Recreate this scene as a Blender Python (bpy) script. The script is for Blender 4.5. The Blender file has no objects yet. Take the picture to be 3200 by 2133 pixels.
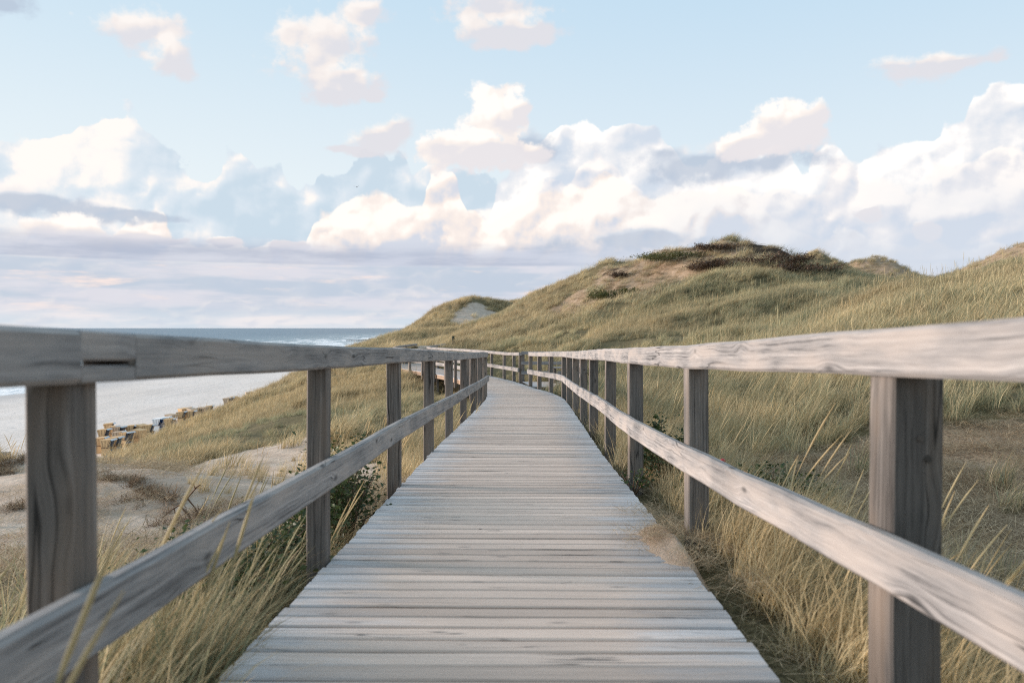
import bpy, bmesh, math, random
import numpy as np
from math import radians, sin, cos, pi
from mathutils import Vector, Matrix
random.seed(7)
rng = np.random.default_rng(11)
SC = bpy.context.scene
COL = SC.collection

# ------------------------------------------------------------------ camera
cam_d = bpy.data.cameras.new('camera')
cam = bpy.data.objects.new('camera', cam_d)
COL.objects.link(cam)
cam.location = (0, 0, 0)
cam.rotation_euler = (pi / 2, 0, 0)
cam_d.sensor_width = 36
cam_d.lens = 28.0
cam_d.shift_y = -31.0 / 2352
cam_d.clip_start = 0.05
cam_d.clip_end = 60000
cam_d.dof.use_dof = True
cam_d.dof.focus_distance = 8.5
cam_d.dof.aperture_fstop = 2.6
SC.camera = cam

SC.render.engine = 'CYCLES'
SC.view_settings.view_transform = 'Standard'
SC.view_settings.look = 'None'
SC.view_settings.gamma = 1
SC.view_settings.use_curve_mapping = False
SC.view_settings.exposure = 0.50
SC.cycles.filter_width = 1.1
SC.cycles.max_bounces = 5
SC.cycles.diffuse_bounces = 3
SC.cycles.glossy_bounces = 2
SC.cycles.transmission_bounces = 2
SC.cycles.transparent_max_bounces = 4
SC.cycles.caustics_reflective = False
SC.cycles.caustics_refractive = False
try:
    SC.cycles.use_denoising = False
    SC.cycles.denoiser = 'OPENIMAGEDENOISE'
except Exception:
    pass

# ------------------------------------------------------------------ sun
SUN_EL = 9.5
SUN_AZ = 78.0            # degrees west of straight ahead (the sea side)
sd = Vector((-sin(radians(SUN_AZ)) * cos(radians(SUN_EL)), cos(radians(SUN_AZ)) * cos(radians(SUN_EL)), sin(radians(SUN_EL))))
sun_d = bpy.data.lights.new('sun', 'SUN')
sun = bpy.data.objects.new('sun', sun_d)
COL.objects.link(sun)
sun.rotation_euler = (-sd).to_track_quat('-Z', 'Y').to_euler()
sun.location = (-30, 10, 30)
sun_d.energy = 4.6
sun_d.angle = radians(12)
sun_d.color = (1.0, 0.83, 0.72)

# ------------------------------------------------------------------ node helpers
class NT:
    def __init__(s, tree):
        s.t = tree; s.n = tree.nodes; s.l = tree.links
    def put(s, sock, v):
        if v is None: return
        if isinstance(v, bpy.types.NodeSocket): s.l.new(v, sock)
        else:
            try: sock.default_value = v
            except Exception:
                sock.default_value = tuple(v) + (1.0,)
    def m(s, op, a=None, b=None, c=None, clamp=False):
        n = s.n.new('ShaderNodeMath'); n.operation = op; n.use_clamp = clamp
        for i, v in enumerate((a, b, c)): s.put(n.inputs[i], v)
        return n.outputs[0]
    def vm(s, op, a=None, b=None, scale=None):
        n = s.n.new('ShaderNodeVectorMath'); n.operation = op
        s.put(n.inputs[0], a); s.put(n.inputs[1], b)
        if scale is not None: s.put(n.inputs['Scale'], scale)
        return n.outputs['Value'] if op in ('LENGTH', 'DOT_PRODUCT', 'DISTANCE') else n.outputs[0]
    def comb(s, x=0.0, y=0.0, z=0.0):
        n = s.n.new('ShaderNodeCombineXYZ')
        for i, v in enumerate((x, y, z)): s.put(n.inputs[i], v)
        return n.outputs[0]
    def sep(s, v):
        n = s.n.new('ShaderNodeSeparateXYZ'); s.put(n.inputs[0], v)
        return n.outputs[0], n.outputs[1], n.outputs[2]
    def noise(s, vec, scale=1.0, detail=2.0, rough=0.5, dist=0.0, dim='3D'):
        n = s.n.new('ShaderNodeTexNoise'); n.noise_dimensions = dim
        s.put(n.inputs['Vector'], vec); s.put(n.inputs['Scale'], scale); s.put(n.inputs['Detail'], detail)
        s.put(n.inputs['Roughness'], rough); s.put(n.inputs['Distortion'], dist)
        return n.outputs[0]
    def voro(s, vec, scale=1.0, feature='F1', out='Distance', dim='3D', rand=1.0):
        n = s.n.new('ShaderNodeTexVoronoi'); n.feature = feature; n.voronoi_dimensions = dim
        s.put(n.inputs['Vector'], vec); s.put(n.inputs['Scale'], scale)
        if 'Randomness' in n.inputs: s.put(n.inputs['Randomness'], rand)
        return n.outputs[out]
    def ss(s, v, a, b, lo=0.0, hi=1.0):
        n = s.n.new('ShaderNodeMapRange'); n.interpolation_type = 'SMOOTHSTEP'
        s.put(n.inputs['Value'], v); s.put(n.inputs['From Min'], a); s.put(n.inputs['From Max'], b)
        s.put(n.inputs['To Min'], lo); s.put(n.inputs['To Max'], hi)
        return n.outputs[0]
    def lin(s, v, a, b, lo=0.0, hi=1.0):
        n = s.n.new('ShaderNodeMapRange')
        s.put(n.inputs['Value'], v); s.put(n.inputs['From Min'], a); s.put(n.inputs['From Max'], b)
        s.put(n.inputs['To Min'], lo); s.put(n.inputs['To Max'], hi)
        return n.outputs[0]
    def mix(s, f, a, b, mode='MIX'):
        n = s.n.new('ShaderNodeMix'); n.data_type = 'RGBA'; n.blend_type = mode
        s.put(n.inputs[0], f)
        for i, v in ((6, a), (7, b)):
            if isinstance(v, (tuple, list)) and len(v) == 3: v = tuple(v) + (1.0,)
            s.put(n.inputs[i], v)
        return n.outputs[2]
    def curve(s, v, pts):
        n = s.n.new('ShaderNodeFloatCurve'); c = n.mapping.curves[0]
        while len(c.points) > 2: c.points.remove(c.points[-1])
        pts = sorted(pts)
        c.points[0].location = pts[0]; c.points[-1].location = pts[-1]
        for p in pts[1:-1]: c.points.new(*p)
        for p in c.points: p.handle_type = 'AUTO_CLAMPED'
        n.mapping.use_clip = False
        n.mapping.update()
        s.put(n.inputs['Value'], v); s.put(n.inputs['Factor'], 1.0)
        return n.outputs[0]
    def attr(s, name, typ='GEOMETRY', out='Fac'):
        n = s.n.new('ShaderNodeAttribute'); n.attribute_type = typ; n.attribute_name = name
        return n.outputs[out]

# ------------------------------------------------------------------ world: sky with clouds
world = bpy.data.worlds.new('World')
SC.world = world
world.use_nodes = True
wt = world.node_tree; wt.nodes.clear()
W = NT(wt)
FD = 28.0 / 36 * 2352
def AE(u, v):
    a = math.atan((u - 1176) / FD)
    return a, (753.5 - v) / FD * cos(a)

def build_world():
    tc = wt.nodes.new('ShaderNodeTexCoord')
    d = W.vm('NORMALIZE', tc.outputs['Generated'])
    x, y, z = W.sep(d)
    az = W.m('ARCTAN2', x, y)
    hyp = W.m('SQRT', W.m('ADD', W.m('MULTIPLY', x, x), W.m('MULTIPLY', y, y)))
    el = W.m('DIVIDE', z, W.m('MAXIMUM', hyp, 0.08))
    p = W.comb(az, el, 0.0)
    # shared noises
    nA = W.noise(p, 13.0, 7.0, 0.545)                       # big billows with fine detail
    #   # the same, a step away from the sun
    nA0 = W.noise(p, 11.0, 2.5, 0.5)
    wp = W.vm('ADD', p, W.vm('SCALE', W.comb(W.m('SUBTRACT', nA, .5), W.m('SUBTRACT', nA0, .5), 0), None, 0.075))
    aw1, aw2 = (0.016, -0.022, 0.0), (0.007, -0.010, 0.0)      # steps away from the sun
    def pf(v, sc): return W.voro(v, sc, 'SMOOTH_F1', dim='2D')
    nF = W.m('SUBTRACT', W.noise(p, 46.0, 4.0, .6), .5)
    puff = pf(wp, 27.0)
    pbig = pf(wp, 10.5)
    relief = W.m('ADD', W.m('MULTIPLY', W.m('SUBTRACT', pbig, pf(W.vm('ADD', wp, aw1), 10.5)), 2.6),
                 W.m('ADD', W.m('MULTIPLY', W.m('SUBTRACT', puff, pf(W.vm('ADD', wp, aw2), 27.0)), 2.6), W.m('MULTIPLY', W.m('SUBTRACT', nA, W.noise(W.vm('ADD', p, (.004, -.006, 0)), 13.0, 7.0, .545)), 4.5)))
    soft = W.noise(W.vm('MULTIPLY', p, (1.0, 1.9, 1.0)), 7.0, 4.0, 0.55)
    nAc = W.m('SUBTRACT', nA, 0.5)
    edge = W.m('ADD', W.m('MULTIPLY', nAc, 0.085), W.m('ADD', W.m('MULTIPLY', W.m('SUBTRACT', 0.42, puff), 0.062), W.m('MULTIPLY', nF, .030)))
    pw = W.vm('ADD', p, W.comb(W.m('MULTIPLY', W.m('SUBTRACT', nA0, .5), .085), W.m('MULTIPLY', W.m('SUBTRACT', soft, .5), .06), 0.0))
    lit_base = W.m('ADD', W.m('MULTIPLY', relief, 1.0), W.m('ADD', W.m('ADD', W.m('MULTIPLY', nAc, .55), W.m('MULTIPLY', nF, .55)), W.m('MULTIPLY', W.m('SUBTRACT', 0.40, puff), 0.45)))

    # clear sky
    sky = wt.nodes.new('ShaderNodeTexSky'); sky.sky_type = 'NISHITA'; sky.sun_disc = False
    sky.sun_elevation = radians(SUN_EL); sky.sun_rotation = radians(-SUN_AZ)
    sky.altitude = 0; sky.air_density = 1.0; sky.dust_density = 0.6; sky.ozone_density = 1.5
    base = W.mix(1.0, sky.outputs[0], (0.0, 0.0, 0.0), 'ADD')
    grad_e = W.m('POWER', W.m('MAXIMUM', el, 0.0), 0.8)
    haze = W.mix(W.ss(el, 0.05, 0.50), (0.848, 0.922, 0.966), (0.562, 0.758, 0.922))
    haze = W.mix(W.ss(az, 0.35, -0.5), haze, W.mix(1.0, haze, (1.06, 1.03, 1.0), 'MULTIPLY'))
    # the physical sky, drawn towards the pale evening haze of the photograph
    k = 10.0
    clear = W.mix(0.90, base, W.mix(1.0, haze, (k, k, k), 'MULTIPLY'))
    col = clear

    def LIN(c): return tuple((v / 12.92 if v <= .04045 else ((v + .055) / 1.055) ** 2.4) if v < 1 else v ** 2.2 for v in c)
    def C(c): return tuple(v * k for v in LIN(c))
    def layer(col, alpha, color):
        return W.mix(alpha, col, color)
    def shade(lit, lo, mid, hi, t=None):
        a = W.mix(W.ss(lit, -0.55, 0.15), C(lo), C(mid))
        return W.mix(W.ss(lit, 0.0, 0.65), a, C(hi))
    def bank(pts, lo_tail=0.12):
        q = []
        for (u, v) in pts:
            a, e = AE(u, v); q.append(((a + 1.2) / 2.4, e))
        q = [(0.0, q[0][1] * .8), (0.2, q[0][1])] + q + [(0.8, q[-1][1]), (1.0, q[-1][1] * .8)]
        return W.curve(W.lin(az, -1.2, 1.2), q)
    WHITE = (1.02, 0.985, 0.95); CREAM = (1.0, 0.93, 0.87); PEACH = (0.98, 0.865, 0.79)
    PALE = (0.83, 0.885, 0.93); BLUE = (0.70, 0.79, 0.865); LAV = (0.64, 0.69, 0.78); DLAV = (0.545, 0.60, 0.70)
    # pale blue-grey bank far away (left), lit at its left towers
    h1 = bank([(0, 318), (80, 322), (150, 318), (178, 262), (215, 250), (300, 246), (335, 292), (385, 318), (430, 372), (478, 402), (508, 372), (540, 352), (575, 385), (592, 402),
               (612, 378), (650, 384), (678, 430), (700, 425), (722, 436), (736, 410), (790, 378), (850, 358), (920, 362), (945, 400), (985, 388), (1060, 395), (1120, 420), (1180, 460), (1300, 640), (2352, 640)])
    dlt = W.m('SUBTRACT', W.m('ADD', h1, W.m('MULTIPLY', edge, 0.55)), el)
    a1 = W.ss(dlt, 0.0, 0.0045)
    litm = W.m('ADD', W.m('MULTIPLY', lit_base, 0.55), W.ss(az, -0.30, -0.50, -0.30, 0.42))
    litm = W.m('ADD', litm, W.ss(dlt, 0.09, 0.0, -0.15, 0.12))
    col = layer(col, a1, shade(litm, (0.79, 0.855, 0.905), (.86, .90, .935), (1.0, 0.975, 0.955)))
    # bright bank right of centre
    h2 = bank([(0, 700), (1080, 640), (1110, 520), (1150, 420), (1190, 382), (1215, 350), (1245, 318), (1262, 290), (1298, 284), (1325, 266), (1350, 264), (1372, 284), (1392, 302), (1420, 292), (1535, 292), (1552, 340), (1620, 372), (1700, 350), (1800, 330),
               (1862, 372), (1900, 338), (1925, 345), (1965, 378), (1995, 352), (2060, 322), (2095, 312), (2140, 310), (2165, 282), (2200, 272), (2225, 262), (2236, 218), (2290, 190), (2352, 176)])
    dlt = W.m('SUBTRACT', W.m('ADD', h2, W.m('MULTIPLY', edge, 0.50)), el)
    a2 = W.ss(dlt, 0.0, 0.006)
    litm = W.m('ADD', W.m('MULTIPLY', lit_base, 0.65), W.ss(dlt, 0.13, 0.0, -0.42, 0.46))
    col = layer(col, a2, shade(litm, (0.82, 0.86, 0.91), (0.92, 0.925, 0.94), (1.04, 1.02, 1.0)))
    # a second heap in front of it
    h2b = bank([(0, 700), (1060, 540), (1090, 475), (1130, 445), (1180, 455), (1235, 402), (1290, 420), (1345, 378), (1395, 372), (1450, 420), (1500, 455), (1560, 438), (1620, 422), (1680, 425), (1730, 442), (1800, 425), (1870, 445), (1900, 402), (1945, 382),
                (1990, 425), (2040, 445), (2110, 420), (2180, 395), (2260, 375), (2352, 345)])
    dlt = W.m('SUBTRACT', W.m('ADD', h2b, W.m('MULTIPLY', edge, 0.75)), el)
    a2b = W.m('MULTIPLY', W.ss(dlt, 0.0, 0.010), 0.85)
    litm = W.m('ADD', W.m('MULTIPLY', lit_base, 0.75), W.ss(dlt, 0.09, 0.0, -0.50, 0.50))
    col = layer(col, a2b, shade(litm, (0.81, 0.845, 0.90), (0.925, 0.915, 0.925), (1.03, 1.0, 0.975)))
    # low bright cumulus, centre
    h3 = bank([(0, 640), (60, 575), (85, 550), (120, 532), (160, 500), (205, 496), (240, 532), (262, 540), (295, 506), (372, 502), (388, 540), (420, 538), (470, 562), (505, 540), (550, 538), (575, 560), (620, 548), (680, 550), (705, 560), (722, 505), (765, 480), (778, 468), (806, 458), (840, 462), (870, 440), (900, 434),
               (935, 462), (960, 470), (975, 450), (993, 415), (1010, 400), (1035, 400), (1052, 425), (1062, 465), (1080, 490), (1090, 478), (1130, 502), (1165, 490), (1200, 470), (1260, 440), (1340, 432), (1400, 405), (1430, 410), (1460, 450),
               (1560, 440), (1640, 430), (1700, 430), (1740, 470), (1800, 520), (1900, 530), (2100, 560), (2352, 560)])
    dlt = W.m('SUBTRACT', W.m('ADD', h3, W.m('MULTIPLY', edge, 0.42)), el)
    a3 = W.m('MULTIPLY', W.ss(dlt, 0.0, 0.0065), W.ss(az, 0.40, 0.15, 0.35, 1.0))
    litm = W.m('ADD', W.m('MULTIPLY', lit_base, 0.75), W.ss(dlt, 0.10, 0.0, -0.50, 0.48))
    col = layer(col, a3, shade(litm, (0.83, 0.85, 0.895), (0.965, 0.92, 0.895), (1.03, 1.0, 0.97)))
    # isolated clouds, three kinds
    def blobs(lst, soft_amt, rough_amt):
        out = out2 = None
        pw2 = W.vm('ADD', pw, (0.013, -0.017, 0.0))
        for (u, v, ru, rv) in lst:
            a, e = AE(u, v); ru *= 1.12; rv *= 1.15
            sc = (FD / ru, FD / rv, 0.0); of = (-a * sc[0], -e * sc[1], 0.0)
            def ln(pp):
                n = wt.nodes.new('ShaderNodeVectorMath'); n.operation = 'MULTIPLY_ADD'
                W.put(n.inputs[0], pp); n.inputs[1].default_value = sc; n.inputs[2].default_value = of
                return W.vm('LENGTH', n.outputs[0])
            L, L2 = ln(pw), ln(pw2)
            # a smooth union, so that neighbouring puffs melt together
            out = L if out is None else W.m('SMOOTH_MIN', out, L, 0.35)
            out2 = L2 if out2 is None else W.m('SMOOTH_MIN', out2, L2, 0.35)
        f = W.m('SUBTRACT', 1.0, out)
        f = W.m('ADD', f, W.m('MULTIPLY', nAc, rough_amt))
        f = W.m('ADD', f, W.m('MULTIPLY', W.m('SUBTRACT', soft, 0.5), soft_amt))
        f = W.m('ADD', f, W.m('ADD', W.m('MULTIPLY', W.m('SUBTRACT', 0.42, puff), 0.45), W.m('MULTIPLY', nF, 1.1)))
        return f, W.m('MULTIPLY', W.m('SUBTRACT', out, out2), 1.5)      # >0 on the side towards the sun
    # grey ones
    f, side_lit = blobs([(1600, 372, 150, 52), (1520, 350, 60, 34), (1760, 380, 110, 44), (100, 478, 150, 30), (30, 462, 80, 30), (1220, 330, 60, 40), (300, 490, 90, 12),
               (-5, 12, 70, 34), (1480, 560, 260, 30)], 0.6, 1.5)
    g = W.ss(f, 0.0, 0.62)
    gl = W.m('ADD', W.m('MULTIPLY', lit_base, 0.45), W.m('ADD', W.m('MULTIPLY', f, -0.30), side_lit))
    col = layer(col, W.m('MULTIPLY', g, 0.80), shade(gl, (0.71, 0.76, 0.83), (0.80, 0.835, 0.885), (0.93, 0.915, 0.92)))
    # white to cream ones
    f, side_lit = blobs([(1130, 268, 80, 66), (1120, 350, 130, 42), (1040, 345, 60, 30), (1195, 262, 40, 34), (1810, 300, 72, 52), (1740, 335, 80, 32), (165, 540, 78, 34), (320, 538, 62, 26), (530, 556, 52, 20), (650, 562, 38, 16), (405, 553, 34, 12), 
               (2125, 528, 30, 19), (1975, 502, 22, 13)], 0.3, 1.5)
    g = W.ss(f, 0.0, 0.34)
    gl = W.m('ADD', W.m('MULTIPLY', lit_base, 0.6), W.m('ADD', .08, W.m('MULTIPLY', side_lit, 1.25)))
    col = layer(col, W.m('MULTIPLY', g, 0.94), shade(gl, (0.91, 0.89, 0.90), (0.98, 0.94, 0.915), (1.03, 1.0, 0.975)))
    # peach, thin and soft
    f, side_lit = blobs([(355, 78, 105, 52), (425, 140, 50, 46), (455, 170, 26, 30), (740, 110, 130, 84), (840, 30, 70, 44), (790, 185, 110, 40), (690, 80, 60, 40), (1130, 30, 130, 46), (1180, 78, 140, 30), (880, 318, 76, 36), (940, 300, 34, 28),
               (2085, 158, 82, 36), (2190, 140, 90, 20), (800, 340, 70, 12), (870, 216, 40, 16)], 1.3, 1.2)
    g = W.ss(f, 0.0, 0.55)
    gl = W.m('ADD', W.m('MULTIPLY', lit_base, 0.5), W.m('ADD', W.ss(az, 0.0, -0.35, -0.25, 0.15), side_lit))
    col = layer(col, W.m('MULTIPLY', g, 0.88), shade(gl, (0.88, 0.87, 0.89), (0.965, 0.925, 0.905), (1.0, 0.965, 0.94)))
    # long lavender band above the sea and the pale streaks under it
    pb = W.comb(W.m('MULTIPLY', az, 5.0), W.m('MULTIPLY', el, 42.0), 3.7)
    st = W.noise(pb, 1.0, 5.0, 0.55)
    st2 = W.noise(W.comb(W.m('MULTIPLY', az, 9.0), W.m('MULTIPLY', el, 60.0), 9.1), 1.0, 5.0, 0.6)
    stc = W.m('SUBTRACT', st, 0.5)
    eb = W.m('ADD', el, W.m('MULTIPLY', stc, 0.028))
    eb2 = W.m('ADD', el, W.m('MULTIPLY', W.m('SUBTRACT', st2, .5), 0.006))
    band = W.m('MULTIPLY', W.ss(eb, 0.112, 0.088), W.ss(eb2, 0.0745, 0.0785))
    band = W.m('MULTIPLY', band, W.ss(az, 0.25, 0.0))
    col = layer(col, W.m('MULTIPLY', band, 0.88), W.mix(W.ss(st2, 0.35, 0.65), C((0.70, 0.735, 0.81)), C((0.80, 0.82, 0.875))))
    low = W.ss(eb2, 0.079, 0.0745)
    lowc = W.mix(W.ss(st, 0.42, 0.60), C((0.755, 0.80, 0.86)), C((0.86, 0.86, 0.895)))
    lowc = W.mix(W.ss(st2, 0.55, 0.72), lowc, C((0.97, 0.90, 0.875)))
    lowc = W.mix(W.ss(el, 0.034, 0.004), lowc, W.mix(W.ss(st2, .4, .65), C((0.82, 0.86, 0.90)), C((0.92, 0.91, 0.92))))
    pl = W.vm('ADD', W.vm('MULTIPLY', p, (1.0, 2.5, 1.0)), W.vm('SCALE', W.comb(W.m('SUBTRACT', nA, .5), nF, 0), None, 0.05))
    plf = pf(pl, 30.0)
    plr = W.m('SUBTRACT', plf, pf(W.vm('ADD', pl, (.006, -.012, 0)), 30.0))
    cm = W.ss(W.m('ADD', W.m('SUBTRACT', 0.40, plf), W.m('MULTIPLY', W.m('SUBTRACT', soft, .5), 2.2)), 0.0, 0.42)
    lowc = W.mix(W.m('MULTIPLY', cm, .42), lowc, W.mix(W.ss(W.m('ADD', plr, W.m('MULTIPLY', nF, .3)), -.30, .32), C((0.79, 0.82, 0.875)), C((0.95, 0.925, 0.915))))
    lowa = W.m('MULTIPLY', low, W.ss(az, 0.55, 0.05, 0.75, 0.95))
    col = layer(col, lowa, lowc)
    # a grey veil thickens behind the dunes on the right
    veil = W.m('MULTIPLY', W.ss(el, 0.22, 0.06), W.ss(az, 0.0, 0.25))
    col = layer(col, W.m('MULTIPLY', veil, W.ss(soft, .30, .62, .25, .8)), C((0.82, 0.855, 0.905)))
    # below the horizon
    col = W.mix(W.ss(el, -0.002, -0.02), col, C((0.35, 0.36, 0.36)))
    bg = wt.nodes.new('ShaderNodeBackground')
    wt.links.new(col, bg.inputs[0]); bg.inputs[1].default_value = 0.1 * SKYGAIN
    out = wt.nodes.new('ShaderNodeOutputWorld')
    wt.links.new(bg.outputs[0], out.inputs[0])
SKYGAIN = 0.735
build_world()
world.cycles.sampling_method = 'MANUAL'
world.cycles.sample_map_resolution = 512

# ------------------------------------------------------------------ object helpers
def tag(o, label=None, cat=None, group=None, kind=None):
    if label: o['label'] = label
    if cat: o['category'] = cat
    if group: o['group'] = group
    if kind: o['kind'] = kind
    return o
def empty(name, loc=(0, 0, 0), rz=0.0):
    o = bpy.data.objects.new(name, None); COL.objects.link(o)
    o.location = loc; o.rotation_euler = (0, 0, rz); o.empty_display_size = 0.2
    return o
def mesh_obj(name, verts, faces, mat=None, parent=None, uvs=None, smooth=False, world_pos=False):
    me = bpy.data.meshes.new(name)
    if world_pos and parent is not None:
        L = parent.location
        verts = [(v[0] - L[0], v[1] - L[1], v[2] - L[2]) for v in verts]
    me.from_pydata([tuple(v) for v in verts], [], faces)
    if uvs is not None:
        uvl = me.uv_layers.new(name='UVMap')
        flat = [c for f in uvs for uv in f for c in uv]
        uvl.data.foreach_set('uv', flat)
    if smooth: me.polygons.foreach_set('use_smooth', [True] * len(me.polygons))
    if mat: me.materials.append(mat)
    o = bpy.data.objects.new(name, me); COL.objects.link(o)
    if parent: o.parent = parent
    return o
def np_mesh(name, verts, faces, mat=None, smooth=True):
    """verts (n,3) float, faces (m,4) int"""
    me = bpy.data.meshes.new(name)
    nv, nf, k = len(verts), len(faces), faces.shape[1]
    me.vertices.add(nv); me.vertices.foreach_set('co', np.ascontiguousarray(verts, dtype=np.float32).ravel())
    me.loops.add(nf * k); me.loops.foreach_set('vertex_index', np.ascontiguousarray(faces, dtype=np.int32).ravel())
    me.polygons.add(nf); me.polygons.foreach_set('loop_start', np.arange(0, nf * k, k, dtype=np.int32))
    me.polygons.foreach_set('loop_total', np.full(nf, k, dtype=np.int32))
    if smooth: me.polygons.foreach_set('use_smooth', np.ones(nf, dtype=bool))
    me.update(calc_edges=True); me.validate()
    if mat: me.materials.append(mat)
    return me
def fattr(me, name, arr):
    a = me.attributes.new(name, 'FLOAT', 'POINT'); a.data.foreach_set('value', np.ascontiguousarray(arr, dtype=np.float32))

def sweep(pts, w, h, bev=0.008, side=None, u0=None, caps=True):
    """beam along pts (centre line), w across (side axis), h along the up axis; returns verts, faces, uvs (metres)"""
    pts = [Vector(p) for p in pts]
    n = len(pts); verts = []; faces = []; uvs = []
    hw, hh = w / 2, h / 2
    sec = [(-hw + bev, -hh), (hw - bev, -hh), (hw, -hh + bev), (hw, hh - bev), (hw - bev, hh), (-hw + bev, hh), (-hw, hh - bev), (-hw, -hh + bev)]
    per = [0]
    for i in range(8):
        a, b = sec[i], sec[(i + 1) % 8]
        per.append(per[-1] + math.hypot(a[0] - b[0], a[1] - b[1]))
    L = random.uniform(0, 40) if u0 is None else u0
    Ls = []
    for i, p in enumerate(pts):
        a = pts[max(i - 1, 0)]; b = pts[min(i + 1, n - 1)]
        t = (b - a).normalized()
        s = Vector(side) if side is not None else Vector((t.y, -t.x, 0))
        s = (s - t * s.dot(t)).normalized()
        up = s.cross(t).normalized()
        if i: L += (p - pts[i - 1]).length
        Ls.append(L)
        for (x, z) in sec: verts.append(p + s * x + up * z)
    for i in range(n - 1):
        for j in range(8):
            k = (j + 1) % 8
            faces.append((i * 8 + j, i * 8 + k, (i + 1) * 8 + k, (i + 1) * 8 + j))
            uvs.append(((Ls[i], per[j]), (Ls[i], per[j + 1]), (Ls[i + 1], per[j + 1]), (Ls[i + 1], per[j])))
    if caps:
        faces.append(tuple(range(7, -1, -1))); uvs.append([(Ls[0] + sec[j][1] * .2, sec[j][0]) for j in range(7, -1, -1)])
        e = (n - 1) * 8
        faces.append(tuple(e + j for j in range(8))); uvs.append([(Ls[-1] + sec[j][1] * .2, sec[j][0]) for j in range(8)])
    return verts, faces, uvs
def merge(parts):
    V, F, U = [], [], []
    for v, f, u in parts:
        o = len(V); V += list(v); F += [tuple(i + o for i in q) for q in f]; U += list(u)
    return V, F, U
def beam(name, pts, w, h, mat, parent, bev=0.008, side=None, jit=0.0):
    if jit:
        pts = [Vector(p) + Vector((random.uniform(-jit, jit), 0, random.uniform(-jit, jit))) for p in pts]
    v, f, u = sweep(pts, w, h, bev, side)
    return mesh_obj(name, v, f, mat, parent, u, world_pos=parent is not None)

# ------------------------------------------------------------------ materials
def new_mat(name):
    m = bpy.data.materials.new(name); m.use_nodes = True
    m.node_tree.nodes.clear()
    return m, NT(m.node_tree)
def finish(m, N, color, rough=0.8, bump=None, bump_dist=0.01, bump_str=1.0, trans=None, spec=0.3, metallic=0.0):
    b = N.n.new('ShaderNodeBsdfPrincipled')
    if isinstance(color, (tuple, list)) and len(color) == 3: color = tuple(color) + (1,)
    N.put(b.inputs['Base Color'], color); N.put(b.inputs['Roughness'], rough)
    b.inputs['Specular IOR Level'].default_value = spec
    b.inputs['Metallic'].default_value = metallic
    if bump is not None:
        bn = N.n.new('ShaderNodeBump'); N.put(bn.inputs['Height'], bump)
        bn.inputs['Distance'].default_value = bump_dist; bn.inputs['Strength'].default_value = bump_str
        N.l.new(bn.outputs[0], b.inputs['Normal'])
    o = N.n.new('ShaderNodeOutputMaterial')
    if trans:
        t = N.n.new('ShaderNodeBsdfTranslucent'); N.put(t.inputs[0], color)
        mx = N.n.new('ShaderNodeMixShader'); mx.inputs[0].default_value = trans
        N.l.new(b.outputs[0], mx.inputs[1]); N.l.new(t.outputs[0], mx.inputs[2]); N.l.new(mx.outputs[0], o.inputs[0])
    else:
        N.l.new(b.outputs[0], o.inputs[0])
    return m
def plain(name, c, rough=0.7, amt=0.15, scale=8.0, spec=0.3):
    m, N = new_mat(name)
    tc = N.n.new('ShaderNodeTexCoord')
    n = N.noise(tc.outputs['Object'], scale, 4)
    col = N.mix(n, tuple(x * (1 - amt) for x in c), tuple(min(1, x * (1 + amt)) for x in c))
    return finish(m, N, col, rough, spec=spec)

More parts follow.
